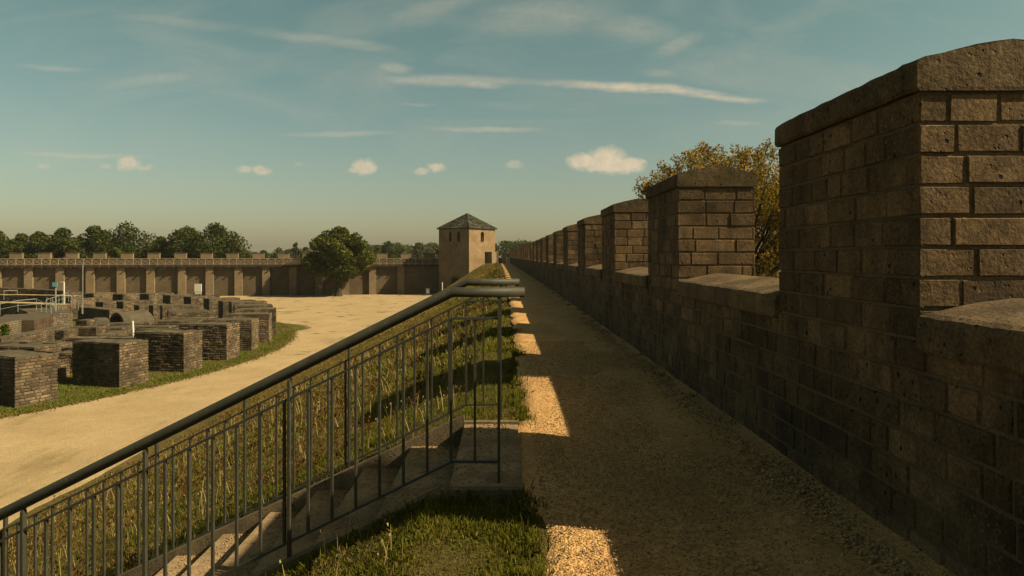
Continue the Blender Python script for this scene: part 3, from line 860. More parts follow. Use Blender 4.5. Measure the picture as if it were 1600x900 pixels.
tree('shrub', (X_at(181, Yb), Yb, LOW), Z_at(387, Yb)-LOW, 34*Yb/F, 4, 18, 2600, .5, (.09,.11,.02), (.15,.16,.03), None, 150,
     'bright yellow-green bush peeping over the wall between dark trees', 'bush', low=.4)
# distant mixed trees
ft = [(392,389,22,300),(412,392,20,320),(436,388,20,340),(462,380,20,330),(478,386,22,320),(450,389,18,300),(592,383,20,260),(606,378,26,250),(628,383,30,240),(655,380,36,260),(672,387,26,230),(640,391,24,215),(618,391,20,210),(686,388,20,240),(372,388,24,330)]
fcol = [((.045,.055,.020),(.085,.09,.035)),((.055,.066,.024),(.11,.115,.04)),((.030,.042,.014),(.06,.07,.024))]
for i, (px_, ty, wpx, Yb) in enumerate(sorted(ft)):
    a_, b_ = fcol[i % 3]
    tree('distant_tree', (X_at(px_, Yb), Yb, LOW), Z_at(ty, Yb)-LOW, wpx*Yb/F*1.3, 5, 20, 2000, .75*Yb/260, a_, b_, None, 200+i,
         'small distant tree beyond the wall, %s small one from the left' % ordn[i], group='distant trees beyond the wall', low=.2, clump_r=.22)
def wood(name, px0, px1, ytop, Yb, n, seed, label, ca, cb, prof=None):
    r = random.Random(seed); cen = []; rad = []
    for i in range(n):
        px_ = r.uniform(px0, px1); Yq = Yb+r.uniform(-20, 30); tp = Z_at(ytop(px_)+r.uniform(-1.5, 3), Yq)
        rr = r.uniform(2.2, 4.6)*Yb/300; cen.append((X_at(px_, Yq), Yq, tp-rr*.8)); rad.append(rr)
        cen.append((X_at(px_, Yq-3), Yq-3, tp-rr*2.2)); rad.append(rr*1.1)
    v, f, c = leaf_cloud(cen, rad, n*420, .95*Yb/300, ca, cb, None, seed=seed)
    o = np_mesh(name, v, f, M['leaf'], colr=c); tag(o, label, 'wood', kind='stuff')
wood('far_wood', 560, 720, lambda p: 381+2*math.sin(p*.11), 420, 46, 31, 'far-off green wood rising above the wall between court tree and tower', (.035,.046,.018), (.07,.078,.03))
wood('far_wood', 760, 880, lambda p: 376+(abs(p-812)/26)**2*2+1.5*math.sin(p*.3), 330, 34, 32, 'far-off green wood at the end of the path behind the battlements', (.035,.048,.016), (.075,.085,.028))
wood('far_wood', -200, 480, lambda p: 390+2*math.sin(p*.05), 520, 60, 33, 'low far-off wood on the horizon behind the left wall', (.04,.05,.022), (.07,.078,.034))

# autumn tree outside the parapet
def autumn():
    r = random.Random(12); Yc = 42.0; K = 42/19.
    base = (13.3, Yc, LOW)
    T = thing('autumn_tree', base, 'ochre and olive autumn tree growing outside the stone parapet at right', 'tree')
    mb = MB(); cen = []; rad = []
    root = Vector((13.3, Yc, LOW)); fork = Vector((13.3, Yc, -3.2))
    mb.tube([root, (13.4, Yc, -5), fork], [.42, .34, .3], 10)
    tips = []
    outline = [(1003,292),(1022,272),(1050,252),(1075,232),(1100,224),(1118,236),(1140,232),(1160,238),(1178,226),(1195,222),(1212,240),(1235,250),(1270,262),(1310,275)]
    for i in range(150):
        px_ = r.uniform(1003, 1330)
        yt = None
        for (a, b) in zip(outline[:-1], outline[1:]):
            if a[0] <= px_ <= b[0]: yt = a[1]+(b[1]-a[1])*(px_-a[0])/(b[0]-a[0])
        if yt is None: yt = 282
        Yq = Yc+r.uniform(-5, 5)*min(1, (px_-985)/80)
        py_ = yt+3+abs(r.gauss(0, 1))*18 if i < 60 else r.uniform(yt+15, 480)
        tips.append((X_at(px_, Yq), Yq, Z_at(py_, Yq)))
    for tp in tips:
        tp = Vector(tp); st_ = fork+Vector((r.uniform(-.3, .3), r.uniform(-.3, .3), r.uniform(0, 3.0)))
        mid = st_.lerp(tp, .55)+Vector((r.uniform(-.4, .4), r.uniform(-.4, .4), -.2))
        mb.tube([st_, mid, tp], [.10, .055, .014], 5)
        ax = (tp-mid).normalized()
        # leaves along the outer shoot, so the outline is made of sprays
        for q in range(7):
            t = q/6; c0 = mid.lerp(tp, .40+.64*t) + Vector((r.gauss(0, .16), r.gauss(0, .16), r.gauss(0, .16)))
            cen.append(tuple(c0)); rad.append(.58*(1-.55*t)+r.uniform(.05, .18))
        for q in range(3):
            e = tp+Vector((r.uniform(-.4, .4), r.uniform(-.4, .4), r.uniform(.0, .5)))
            mb.tube([tp-ax*.3, e], [.012, .006], 4); cen.append(tuple(tp.lerp(e, .8))); rad.append(r.uniform(.12, .22))
    v, f, c = leaf_cloud(cen, rad, 95000, .15, (.21,.135,.022), (.46,.25,.050), (.12,.115,.020), flat=1, seed=77)
    np_mesh('crown', v, f, M['leaf'], parent=T, colr=c)
    mb.build('trunk', M['bark'], T)
autumn()

# ------------------------------------------------------------------ tower
def bool_diff(mb_outer, cutters, name, mat, parent):
    o = mb_outer.build(name, mat, parent); tmp = []
    for c in cutters:
        co = c.build('cutter', mat, parent); tmp.append(co)
        md = o.modifiers.new('b', 'BOOLEAN'); md.operation = 'DIFFERENCE'; md.solver = 'EXACT'; md.object = co
    bpy.context.view_layer.update()
    dg = bpy.context.evaluated_depsgraph_get()
    me = bpy.data.meshes.new_from_object(o.evaluated_get(dg))
    o.modifiers.clear(); o.data = me
    for t in tmp: bpy.data.objects.remove(t, do_unlink=True)
    return o
TC = Vector((-7.57, 146.0)); s_ = 8.6; ph = R_(38)
eL = Vector((-math.cos(ph), math.sin(ph))); eR = Vector((math.sin(ph), math.cos(ph)))
def tp2(a, b): q = TC+eL*a+eR*b; return (q.x, q.y)
cenT = tp2(s_/2, s_/2)
TW = thing('corner_tower', (cenT[0], cenT[1], LOW), 'square brick corner tower with pyramid slate roof and arched windows', 'tower')
EV = 7.45
def ploop(a0, a1, b0, b1): return [tp2(a0, b0), tp2(a0, b1), tp2(a1, b1), tp2(a1, b0)]
outer = MB(); outer.prism(ploop(0, s_, 0, s_), LOW-.2, EV, True, True)
inner = MB(); inner.prism(ploop(.5, s_-.5, .5, s_-.5), 3.5, EV-.35, True, True)
def arch_cut(axis, pos, wd, z0, z1, near=-1.0, far=None):
    far = s_+1 if far is None else far
    pr = [(-wd/2, z0), (wd/2, z0), (wd/2, z1-wd/2)]+[(wd/2*math.cos(R_(a)), z1-wd/2+wd/2*math.sin(R_(a))) for a in range(15, 180, 15)]+[(-wd/2, z1-wd/2)]
    mb = MB(); k = len(pr)
    for d in (near, far):
        for (u_, z) in pr:
            q = tp2(pos+u_, d) if axis == 'L' else tp2(d, pos+u_)
            mb.v.append((q[0], q[1], z))
    for i in range(k):
        j = (i+1) % k; mb.face((i, j, k+j, k+i))
    mb.face(tuple(range(k))); mb.face(tuple(k+i for i in reversed(range(k))))
    import bmesh
    return mb
def fixn(mb):
    import bmesh
    bm = bmesh.new(); vs = [bm.verts.new(v) for v in mb.v]
    for f in mb.f: bm.faces.new([vs[i] for i in f])
    bmesh.ops.recalc_face_normals(bm, faces=bm.faces); bm.verts.index_update()
    mb.f = [tuple(v.index for v in f.verts) for f in bm.faces]; mb.r = [.5]*len(mb.f); mb.m = [0]*len(mb.f); bm.free(); return mb
cut = [inner]
cut.append(arch_cut('L', s_*.345, .84, 4.7, 6.75)); cut.append(arch_cut('L', s_*.62, .84, 4.7, 6.75))
cut.append(arch_cut('R', s_*.50, 1.05, 4.7, 6.75))
def rect_cut(axis, p0, p1, z0, z1, d0, d1):
    mb = MB(); lo = ploop(d0, d1, p0, p1) if axis == 'R' else ploop(p0, p1, d0, d1); mb.prism(lo, z0, z1, True, True); return mb
cut.append(rect_cut('R', 5.1, 6.1, .02, 2.5, -.5, 1.2)); cut.append(rect_cut('L', 2.9, 5.0, LOW+.0, -2.95, -.5, 1.2))
bool_diff(fixn(outer), [fixn(c) for c in cut], 'wall', M['tower'], TW)
# window sills and door
mb = MB()
for ax, p, n_ in (('L', s_*.345, 0), ('L', s_*.62, 0), ('R', s_*.50, 1)):
    q = tp2(p, -.04) if ax == 'L' else tp2(-.04, p)
    mbs = MB(); mbs.box((q[0], q[1], 4.68), (1.1, .22, .14), math.atan2(eL.y, eL.x) if ax == 'L' else math.atan2(eR.y, eR.x)); mbs.build('window_sill', M['stringer'], TW)
q = tp2(.9, 5.6); mbs = MB(); mbs.box((q[0], q[1], 1.25), (.98, .08, 2.44), math.atan2(eR.y, eR.x)); mbs.build('door', M['darktimber'], TW)
q = tp2(3.95, .9); mbs = MB(); mbs.box((q[0], q[1], -4.82), (2.06, .1, 3.66), math.atan2(eL.y, eL.x)); mbs.build('gate_door', M['darktimber'], TW)
# roof: stepped tile rows on four faces
rf = MB(); ov = .32; ap = Vector((cenT[0], cenT[1], 10.75)); cs4 = [Vector((*tp2(a, b), EV)) for a, b in ((-ov,-ov), (-ov, s_+ov), (s_+ov, s_+ov), (s_+ov, -ov))]
rr_ = random.Random(5); NR = 11
for i in range(4):
    A, B = cs4[i], cs4[(i+1) % 4]
    for r0 in range(NR):
        t0, t1 = r0/NR, (r0+1)/NR
        a0, b0 = A.lerp(ap, t0), B.lerp(ap, t0); a1, b1 = A.lerp(ap, t1), B.lerp(ap, t1)
        nT = max(1, int((b0-a0).length/.62)); up = Vector((0, 0, .09))
        for k in range(nT):
            rf.cur = rr_.random(); p, q2 = a0.lerp(b0, k/nT), a0.lerp(b0, (k+1)/nT); p1_, q1_ = a1.lerp(b1, k/nT), a1.lerp(b1, (k+1)/nT)
            m0, m1 = (p+q2)/2+up*1.9, (p1_+q1_)/2+up
            rf.quad(tuple(p+up), tuple(m0), tuple(m1), tuple(p1_)); rf.quad(tuple(m0), tuple(q2+up), tuple(q1_), tuple(m1))
            rf.quad(tuple(p), tuple(q2), tuple(q2+up), tuple(p+up))
rf.cur = .3; rf.poly([tuple(c-Vector((0,0,.12))) for c in cs4])
for i in range(4):
    A, B = cs4[i], cs4[(i+1) % 4]; dn = Vector((0, 0, .12)); rf.quad(tuple(A-dn), tuple(B-dn), tuple(B), tuple(A))
roof = rf.build('roof', M['roof'], TW)
mb = MB()
for c in cs4: mb.tube([tuple(c+Vector((0,0,.07))), tuple(ap+Vector((0,0,.05)))], .09, 6)
mb.build('ridge_tiles', M['roof'], TW).parent = roof

# end parapet between tower and rampart
EP = thing('end_parapet', (-1.5, 154, 0), 'low brick parapet with raised blocks closing the end of the path beside the tower', 'wall')
mb = MB(); mb.box((-.9, 154.6, -2.75), (6.0, .9, 7.9)); mb.build('wall_body', M['farwall'], EP)
mb = MB(); mb.box((X_at(768, 151), 151.2, 1.25), (1.25, 2.2, 2.5), R_(-25)); mb.build('merlon', M['farwall2'], EP)
mb = MB(); mb.box((X_at(775.5, 153), 153.4, 1.28), (.9, 1.5, 2.56)); mb.build('merlon', M['tower'], EP)
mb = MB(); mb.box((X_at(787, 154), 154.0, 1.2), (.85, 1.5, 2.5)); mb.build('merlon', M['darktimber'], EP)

# ------------------------------------------------------------------ far court wall
WK = .179; Y0W = 156.6
def wl(px_): 
    u_ = (px_-CX)/F; Yw = Y0W/(1-WK*u_); return Vector((u_*Yw, Yw))
wdir = Vector((1, WK)).normalized(); wn = Vector((wdir.y, -wdir.x))   # towards the court
FW = thing('court_wall', (*wl(343), LOW), 'long buttressed brick wall across the back of the court with a timber-railed walkway', 'wall')
PL, PR = wl(-240), wl(690); WL = (PR-PL).length; ang = math.atan2(wdir.y, wdir.x)
def wbox(mb, s0, s1, d0, d1, z0, z1):
    """s along the wall, d out towards the court"""
    a = PL+wdir*s0+wn*d0; b = PL+wdir*s1+wn*d0; c = PL+wdir*s1+wn*d1; d = PL+wdir*s0+wn*d1
    mb.prism([(d.x, d.y), (c.x, c.y), (b.x, b.y), (a.x, a.y)], z0, z1, True, True)
def s_of(px_): return (wl(px_)-PL).dot(wdir)
DK = -.22
mb = MB(); wbox(mb, 0, WL, -3.4, 0, LOW-.1, DK-.2); mb.build('wall_body', M['farwall'], FW)
mb = MB(); wbox(mb, 0, WL, -3.3, -2.4, DK-.2, 1.02); mb.build('parapet', M['parapet'], FW)
mb = MB(); wbox(mb, 0, WL, -3.4, -2.3, 1.02, 1.12); mb.build('parapet_coping', M['farwall2'], FW)
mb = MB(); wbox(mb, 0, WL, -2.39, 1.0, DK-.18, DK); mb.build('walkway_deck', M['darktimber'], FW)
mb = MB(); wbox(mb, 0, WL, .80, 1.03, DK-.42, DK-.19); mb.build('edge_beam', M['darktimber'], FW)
bpx = [47,96,143,191,237,286,329,374,417,459,499.5,540,583,627]
dleft = 49.5; p = 47
while p > -220: p -= dleft; bpx.insert(0, p)
for p in bpx:
    s0 = s_of(p); mb = MB(); wbox(mb, s0-.85, s0+.65, -.01, .62, LOW-.1, DK-.45)
    wbox(mb, s0-.86, s0+.66, -.01, .63, LOW-.1, LOW+.35) if False else None
    mb.build('buttress', M['farwall2'], FW)
# joists carrying the deck
jo = MB(); s0 = 1.0
while s0 < WL:
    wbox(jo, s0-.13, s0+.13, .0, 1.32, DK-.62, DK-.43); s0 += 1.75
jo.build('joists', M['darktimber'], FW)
mpx = [5.6+(-3), 60-3+(-0), 104]  # replaced below
mpos = [11.5]
pz = [47/3.2,192/3.2,333/3.2,474/3.2,613/3.2,749/3.2,885/3.2,1018/3.2,1150/3.2,1282/3.2,1410/3.2,1535/3.2,520,560,597.5,635.5,673]
p = pz[0]
while p > -220: p -= 46; pz.insert(0, p)
for p in pz:
    s0 = s_of(p); mb = MB(); wbox(mb, s0-1.18, s0+1.12, -3.25, -2.45, 1.12, 2.12); mo = mb.build('merlon', M['farwall2'], FW)
    mb = MB(); wbox(mb, s0-1.24, s0+1.18, -3.32, -2.38, 2.12, 2.26); mb.build('merlon_cap', M['coping'], FW).parent = mo
RL = thing('timber_railing', (*wl(343), DK), 'weathered timber railing with diagonal cross braces along the wall walkway', 'railing')
def wp(s0, d, z): q = PL+wdir*s0+wn*d; return (q.x, q.y, z)
mb = MB(); mb.bar(wp(0, .93, 1.05), wp(WL, .93, 1.05), .14, .12); mb.build('handrail', M['timber'], RL)
mb = MB(); mb.bar(wp(0, .93, DK+.16), wp(WL, .93, DK+.16), .10, .10); mb.build('bottom_rail', M['timber'], RL)
sa = s_of(-150); npost = 0; prev = None; s0 = sa
while s0 < WL:
    mb = MB(); mb.bar(wp(s0, .93, DK-.30), wp(s0, .93, 1.0), .15, .15, (0,1,0)); mb.build('post', M['timber'], RL)
    if npost < 96:
        e = s0+1.53; mb = MB(); mb.bar(wp(s0+.06, .92, DK+.18), wp(e-.06, .92, 1.0), .06, .075); mb.bar(wp(s0+.06, .96, 1.0), wp(e-.06, .96, DK+.18), .06, .075)
        mb.build('cross_brace', M['timber'], RL)
    s0 += 1.53; npost += 1

# ------------------------------------------------------------------ ruins
def pier_mesh(rg_, L, W0, W1, Hh, courses=.18):
    """local: outer end at x=0, body to x=-L; width along y"""
    mb = MB(); loop = [(0, -W0/2), (0, W0/2), (-L, W1/2), (-L, -W1/2)]
    mb.mi = 1; mb.cur = .5; k = len(mb.v); mb.prism(loop, -.15, Hh-.02, top=False)
    mb.mi = 0
    for a, b in zip(loop, loop[1:]+loop[:1]): mb.masonry(a, b, -.1, Hh-.05, courses, .22, .62, .038, .036, rg_)
    # top: slabs with uneven surface
    mb.mi = 2; nx_, ny_ = max(3, int(L/.45)), max(3, int(W0/.45)); o0 = len(mb.v)
    for i in range(nx_+1):
        for j in range(ny_+1):
            t = i/nx_; ww = W0+(W1-W0)*t+.05; e = .03 if (i in (0, nx_) or j in (0, ny_)) else 0
            mb.v.append((.025-(L+.05)*t, ww*(j/ny_-.5), Hh-.05-e-(.10*rg_.random() if e else 0)+.08*rg_.random()))
    for i in range(nx_):
        for j in range(ny_):
            mb.cur = rg_.random(); a = o0+i*(ny_+1)+j; mb.face((a, a+1, a+2+ny_, a+1+ny_))
    per = [o0+j for j in range(ny_+1)]+[o0+i*(ny_+1)+ny_ for i in range(1, nx_+1)]+[o0+nx_*(ny_+1)+j for j in range(ny_-1, -1, -1)]+[o0+i*(ny_+1) for i in range(nx_-1, 0, -1)]
    for a, b in zip(per, per[1:]+per[:1]):
        k = len(mb.v); va, vb = mb.v[a], mb.v[b]; mb.v += [(va[0], va[1], Hh-.1), (vb[0], vb[1], Hh-.1)]; mb.face((a, k, k+1, b))
    return mb
PM = [M['pier'], M['piermortar'], M['piertop']]
protos = {}
def place_pier(name, kind, deg, Rr, variant, dims, label, group, zoff=0, rot=0):
    key = (kind, variant)
    x, y = ringpt(Rr, deg)
    if key not in protos:
        rg_ = random.Random(hash(key) % 999 if False else variant*13+len(kind)); mb = pier_mesh(rg_, *dims); o = mb.build(name, PM); protos[key] = o
    else:
        o = protos[key].copy(); col.objects.link(o)
    o.location = Vector((x, y, LOW+zoff))*S; o.rotation_euler = (0, 0, R_(deg+rot))
    tag(o, label, 'ruin pier', group); return o
oa = [-30.4+6.75*i for i in range(0, 19)]
oa = [-30.2, -23.3, -16.1, -9.3, -2.8, 3.8, 10.6, 17.3]+[24.0+6.6*i for i in range(0, 11)]
for i, a in enumerate(oa):
    place_pier('stone_pier', 'outer', a, 50.0+rng.uniform(-.15, .15), i % 5, (3.9, 2.25, 1.95, 2.72+.04*(i % 5)),
               'block-shaped masonry pier of the outer row, %s from the nearest along the lawn edge' % ordn[i], 'outer row of ruin piers', rot=rng.uniform(-1.5, 1.5))
for i, a in enumerate(oa):
    hv = ([1.0, 1.15, 1.3, 1.5, 1.7, 1.9]+[2.2, 2.0, 2.3, 2.1, 2.4]*3)[i]
    place_pier('stone_pier', 'inner', a+.4, 43.6, 10+i, (4.0, 1.75, 1.5, hv),
               'narrower masonry pier of the inner row, %s from the nearest, behind the outer row' % ordn[i], 'inner row of ruin piers', rot=rng.uniform(-2, 2))
# radial low walls nearer the arena
rl = random.Random(44)
for i, a in enumerate(oa[1:13]):
    hv = rl.uniform(.4, 1.1)
    if 40 < a < 62: continue
    place_pier('low_wall', 'low', a+rl.uniform(-1, 1), 37.6, 20+i, (rl.uniform(3.6, 5.6), rl.uniform(1.3, 2.0), rl.uniform(1.1, 1.6), hv),
               'low broken radial ruin wall, %s from the nearest, between inner piers and arena wall' % ordn[i], 'low broken radial walls', rot=rl.uniform(-7, 7))
def arc_wall(name, r0, r1, a0, a1, z0, z1, mats, label, cat='ruin wall', ch=.18, lmin=.22, lmax=.6, z1b=None, stepdeg=None, cfun=None):
    z1b = z1 if z1b is None else z1b
    st_ = stepdeg or math.degrees(1.6/r1); n = max(2, int(abs(a1-a0)/st_)); mb = MB(); rg_ = random.Random(int(r0*10+a0))
    c0 = ringpt((r0+r1)/2, (a0+a1)/2); T = (c0[0], c0[1], LOW)
    for i in range(n):
        t0, t1 = i/n, (i+1)/n; aa, ab = a0+(a1-a0)*t0, a0+(a1-a0)*t1; z = z1+(z1b-z1)*(t0+t1)/2
        po0, po1, pi0, pi1 = ringpt(r1, aa), ringpt(r1, ab), ringpt(r0, aa), ringpt(r0, ab)
        mb.mi = 1; mb.cur = .5; mb.prism([po0, po1, pi1, pi0], z0, z-.02, top=False)
        mb.mi = 0; mb.masonry(po0, po1, z0, z-.03, ch, lmin, lmax, .04, .035, rg_); mb.masonry(pi1, pi0, z0, z-.03, ch, lmin, lmax, .04, .035, rg_)
        if i == 0: mb.masonry(pi0, po0, z0, z-.03, ch, lmin, lmax, .04, .035, rg_)
        if i == n-1: mb.masonry(po1, pi1, z0, z-.03, ch, lmin, lmax, .04, .035, rg_)
        mb.mi = 2; mb.cur = rg_.random()
        q = [ringpt(r1+.03, aa), ringpt(r1+.03, ab), ringpt(r0-.03, ab), ringpt(r0-.03, aa)]
        mb.prism(q, z-.06, z+rg_.uniform(-.01, .01), True)
    o = mb.build(name, mats, org=T); tag(o, label, cat); return o
PALE = [M['palestone'], M['piermortar'], M['piertop']]; RED = [M['redstone'], M['piermortar'], M['piertop']]; LT = [M['pier'], M['piermortar'], M['court']]
arc_wall('arena_wall', 23.5, 27.6, -25, 14, LOW-.1, -4.35, PALE, 'pale rubble curved arena wall with flat grey top at the left edge', z1b=-4.30)
arc_wall('arena_wall', 24.5, 28.6, 14.2, 33, LOW-.1, -4.42, RED, 'red-brown large-coursed stretch of curved arena wall at left', ch=.42, lmin=.8, lmax=1.6)
arc_wall('arena_wall', 26.5, 30.4, 33.2, 50, LOW-.1, -4.45, PALE, 'pale curved end of the arena wall with ivy beside the blue sign', z1b=-4.35)
arc_wall('seating_wall', 31.6, 33.6, 58, 112, LOW-.1, -4.35, LT, 'curved ruin wall with sandy top and shaded inner face beyond the metal railing')
arc_wall('seating_wall', 36.6, 38.0, 66, 112, LOW-.1, -3.65, LT, 'higher curved ruin wall behind the sandy-topped one, shaded inside')
arc_wall('seating_wall', 38.6, 40.0, 72, 112, LOW-.1, -3.15, PM, 'tallest curved ruin wall at the far left below the buttressed wall', z1b=-2.3)
arc_wall('curved_wall', 35.6, 37.2, 47.5, 61, LOW-.1, -4.95, PM, 'brown curved low ruin wall in the middle of the ruins beside the grey vault')
arc_wall('curved_wall', 35.2, 36.6, 8, 19, LOW-.1, -5.55, PM, 'low curved ruin wall behind the inner piers, nearest one')
arc_wall('curved_wall', 32.6, 33.8, 22, 38, LOW-.1, -5.35, PM, 'low curved ruin wall just outside the red-brown arena wall')
arc_wall('curved_wall', 34.6, 35.6, -14, 4, LOW-.1, -5.45, PM, 'low curved ruin wall near the left edge behind the nearest piers')
arc_wall('curved_wall', 30.4, 31.4, -4, 14, LOW-.1, -5.0, PM, 'short curved ruin wall in front of the pale rubble wall at the left edge')
# grey half-cone vault with dark mouth
def vault():
    a = 49.0; cx_, cy_ = ringpt(37.5, a); T = thing('ruin_vault', (cx_, cy_, LOW), 'grey sloping vault with a dark arched mouth amid the ruins', 'vault')
    mb = MB(); ax = Vector((.5, .87, 0)).normalized(); sd_ = Vector((-ax.y, ax.x, 0)); n = 14; rings = []
    base = Vector((X_at(182, 80), 80, LOW+.35))
    for (t, r_, z_) in ((0, 1.0, 1.0), (.5, 1.25, 1.05), (1.0, 1.5, 1.1)):
        ring = []
        for i in range(n+1):
            th = math.pi*i/n; ring.append(base+ax*(3.2*t)+sd_*(math.cos(th)*1.5*r_)+Vector((0, 0, math.sin(th)*1.45*z_)))
        rings.append(ring)
    k = len(mb.v)
    for rg2 in rings: mb.v += [tuple(p_) for p_ in rg2]
    for j in range(2):
        for i in range(n): mb.face((k+j*(n+1)+i, k+j*(n+1)+i+1, k+(j+1)*(n+1)+i+1, k+(j+1)*(n+1)+i))
    mb.face(tuple(k+2*(n+1)+i for i in range(n+1)))
    # thickness at the mouth
    k2 = len(mb.v)
    for i in range(n+1):
        th = math.pi*i/n; mb.v.append(tuple(base+sd_*(math.cos(th)*1.2)+Vector((0, 0, math.sin(th)*1.15))))
    for i in range(n): mb.face((k+i, k2+i, k2+i+1, k+i+1))
    k3 = len(mb.v)
    for i in range(n+1):
        th = math.pi*i/n; mb.v.append(tuple(base+ax*2.4+sd_*(math.cos(th)*1.2)+Vector((0, 0, math.sin(th)*1.15))))
    for i in range(n): mb.face((k2+i, k3+i, k3+i+1, k2+i+1))
    mb.face(tuple(k3+i for i in range(n+1)))
    mb.build('shell', M['piertop'], T)
vault()
# rubble of smaller blocks
rb = [(109,150,511,66,1.6),(72,100,516,64,2.2),(62,92,538,52,2.4),(-20,60,541,47.5,2.0),(86,128,551,49.5,1.8),(96,158,528,57,1.7),(160,190,512,68,1.4),(215,262,510,62,1.6),(2,40,534,55,2.0),(225,232,503,70,1.4),(118,136,500,74,1.6)]
for i, (a, b, yt, Yq, dp) in enumerate(rb):
    x0, x1 = X_at(a, Yq), X_at(b, Yq); zt = Z_at(yt, Yq); rg_ = random.Random(60+i)
    mb = pier_mesh(rg_, dp, x1-x0, (x1-x0)*.96, max(.5, zt-LOW)); o = mb.build('ruin_block', PM)
    o.location = Vector(((x0+x1)/2, Yq, LOW))*S; o.rotation_euler = (0, 0, R_(-90+rg_.uniform(-14, 14)))
    tag(o, 'low masonry remnant among the ruins, %s of the loose blocks counted from the left' % ordn[sorted(range(len(rb)), key=lambda q: rb[q][0]).index(i)], 'ruin block', 'loose masonry remnants')
# ivy
def ivy(pxc, y0, y1, wpx, Yq, label, seed):
    r = np.random.default_rng(seed); n = 900
    X = X_at(pxc+r.normal(0, wpx/2.6, n), Yq); Z = Z_at(r.uniform(y0, y1, n), Yq); Yv = Yq+r.normal(0, .12, n)
    c = np.stack([X, Yv, Z], 1); v, f, cc = leaf_cloud(c.tolist(), [.12]*n, n*2, .2, (.045,.07,.012), (.09,.12,.02), None, seed=seed)
    tag(np_mesh('ivy', v, f, M['leaf'], org=(X_at(pxc, Yq), Yq, LOW), colr=cc), label, 'ivy')
ivy(89, 493, 513, 8, 76.5, 'green ivy hanging on the pale wall below the blue sign', 1)
ivy(8, 508, 540, 5, 60.5, 'green ivy climbing the pale rubble wall at the left edge', 2)

# ------------------------------------------------------------------ small things
def post(name, px_, y0, y1, Yq, r_, mat, label, cat, lean=0):
    x = X_at(px_, Yq); mb = MB(); za, zb_ = Z_at(y1, Yq), Z_at(y0, Yq)
    mb.tube([(x, Yq, za-.3), (x+lean, Yq, zb_)], r_, 10)
    o = mb.build(name, mat, org=(x, Yq, za)); tag(o, label, cat); return o
Yq = 77.0; x = X_at(87, Yq); T = thing('info_sign', (x, Yq, -4.4), 'small pale blue sign on a grey post above the arena wall', 'sign')
mb = MB(); mb.tube([(x, Yq, -4.6), (x, Yq, Z_at(442, Yq))], .07, 8); mb.build('post', M['galv'], T)
mb = MB(); mb.box((x-.02, Yq-.09, Z_at(444.5, Yq)), (.56, .05, .48)); mb.build('panel', M['blue'], T)
Yq = 92.0; x = X_at(100, Yq); T = thing('lamp_post', (x, Yq, -4.4), 'short white post with a small arm to the left, behind the blue sign', 'post')
mb = MB(); mb.tube([(x, Yq, -5.5), (x, Yq, Z_at(441, Yq))], .085, 8); mb.build('post', M['white'], T)
mb = MB(); mb.box((x-.28, Yq, Z_at(440.6, Yq)), (.52, .1, .09)); mb.build('arm', M['white'], T)
post('flag_pole', 129.3, 414, 487, 84, .045, M['galv'], 'tall thin bare metal pole rising from the ruins in front of the wall', 'pole')
post('marker_post', 208.5, 501.5, 520, 52, .075, M['white'], 'short thick white marker post on the ruins behind the nearest piers', 'post', -.06)
post('bollard', 691, 441, 462, 140, .10, M['white'], 'slim white post in front of the tower', 'post')
Yq = 137.; x = X_at(309.5, Yq); T = thing('notice_board', (x, Yq, LOW), 'white rectangular board standing before the buttressed wall behind the far piers', 'board')
mb = MB(); mb.box((x, Yq, (Z_at(443.5, Yq)+Z_at(456, Yq))/2), (1.35, .18, 1.55)); mb.build('panel', M['white'], T)
mb = MB(); mb.box((x, Yq+.01, Z_at(458, Yq)), (1.2, .12, .35)); mb.build('panel_foot', M['white'], T)
for s__ in (-.5, .5):
    mb = MB(); mb.box((x+s__, Yq+.16, (LOW+Z_at(443.5, Yq))/2), (.1, .1, Z_at(443.5, Yq)-LOW)); mb.build('leg', M['galv'], T)
Yq = 145.; x = X_at(668, Yq); T = thing('litter_bin', (x, Yq, LOW), 'small grey stand in the shade at the foot of the wall beside the tower', 'bin')
mb = MB(); mb.box((x, Yq, LOW+1.0), (.45, .35, .85)); mb.build('bin_body', M['galv'], T)
for s__ in (-.32, .32):
    mb = MB(); mb.box((x+s__, Yq, LOW+.7), (.08, .08, 1.4)); mb.build('leg', M['galv'], T)
mb = MB(); mb.box((x, Yq, LOW+1.48), (.8, .4, .07)); mb.build('lid', M['galv'], T)

def metal_rail(pts, label, hgt=1.25, every=1.4):
    x0, y0, z0 = pts[0]; T = thing('metal_railing', pts[0], label, 'railing', 'galvanised railings in the ruins')
    mb = MB(); mb.tube([(a, b, c+hgt) for a, b, c in pts], .035, 6); mb.build('handrail', M['galv'], T)
    mb = MB(); mb.tube([(a, b, c+hgt*.55) for a, b, c in pts], .02, 6); mb.build('mid_rail', M['galv'], T)
    for p, q in zip(pts[:-1], pts[1:]):
        p = Vector(p); q = Vector(q); n = max(1, int((q-p).length/every))
        for i in range(n+1):
            if i == n and q != Vector(pts[-1]): continue
            c = p.lerp(q, i/n); mb = MB(); mb.tube([tuple(c), tuple(c+Vector((0,0,hgt)))], .03, 6); mb.build('post', M['galv'], T)
def rp3(Rr, a, z): q = ringpt(Rr, a); return (q[0], q[1], z)
metal_rail([(X_at(-25, 74), 74, -5.1), (X_at(0, 75), 75, -4.75), (X_at(28, 76), 76, -4.45), (X_at(57, 77), 77, -4.35), (X_at(80, 74), 74, -5.0)], 'galvanised railing curving over the arena wall top at the left edge')
metal_rail([(X_at(72, 84), 84, -4.9), (X_at(92, 88), 88, -4.6), (X_at(107, 92), 92, -4.4), (X_at(128, 88), 88, -5.6)], 'galvanised railing stepping down beside the pale curved wall end')
metal_rail([(X_at(73, 82), 82, -4.5), (X_at(98, 78), 78, -5.3)], 'short sloping galvanised railing next to the blue sign post')
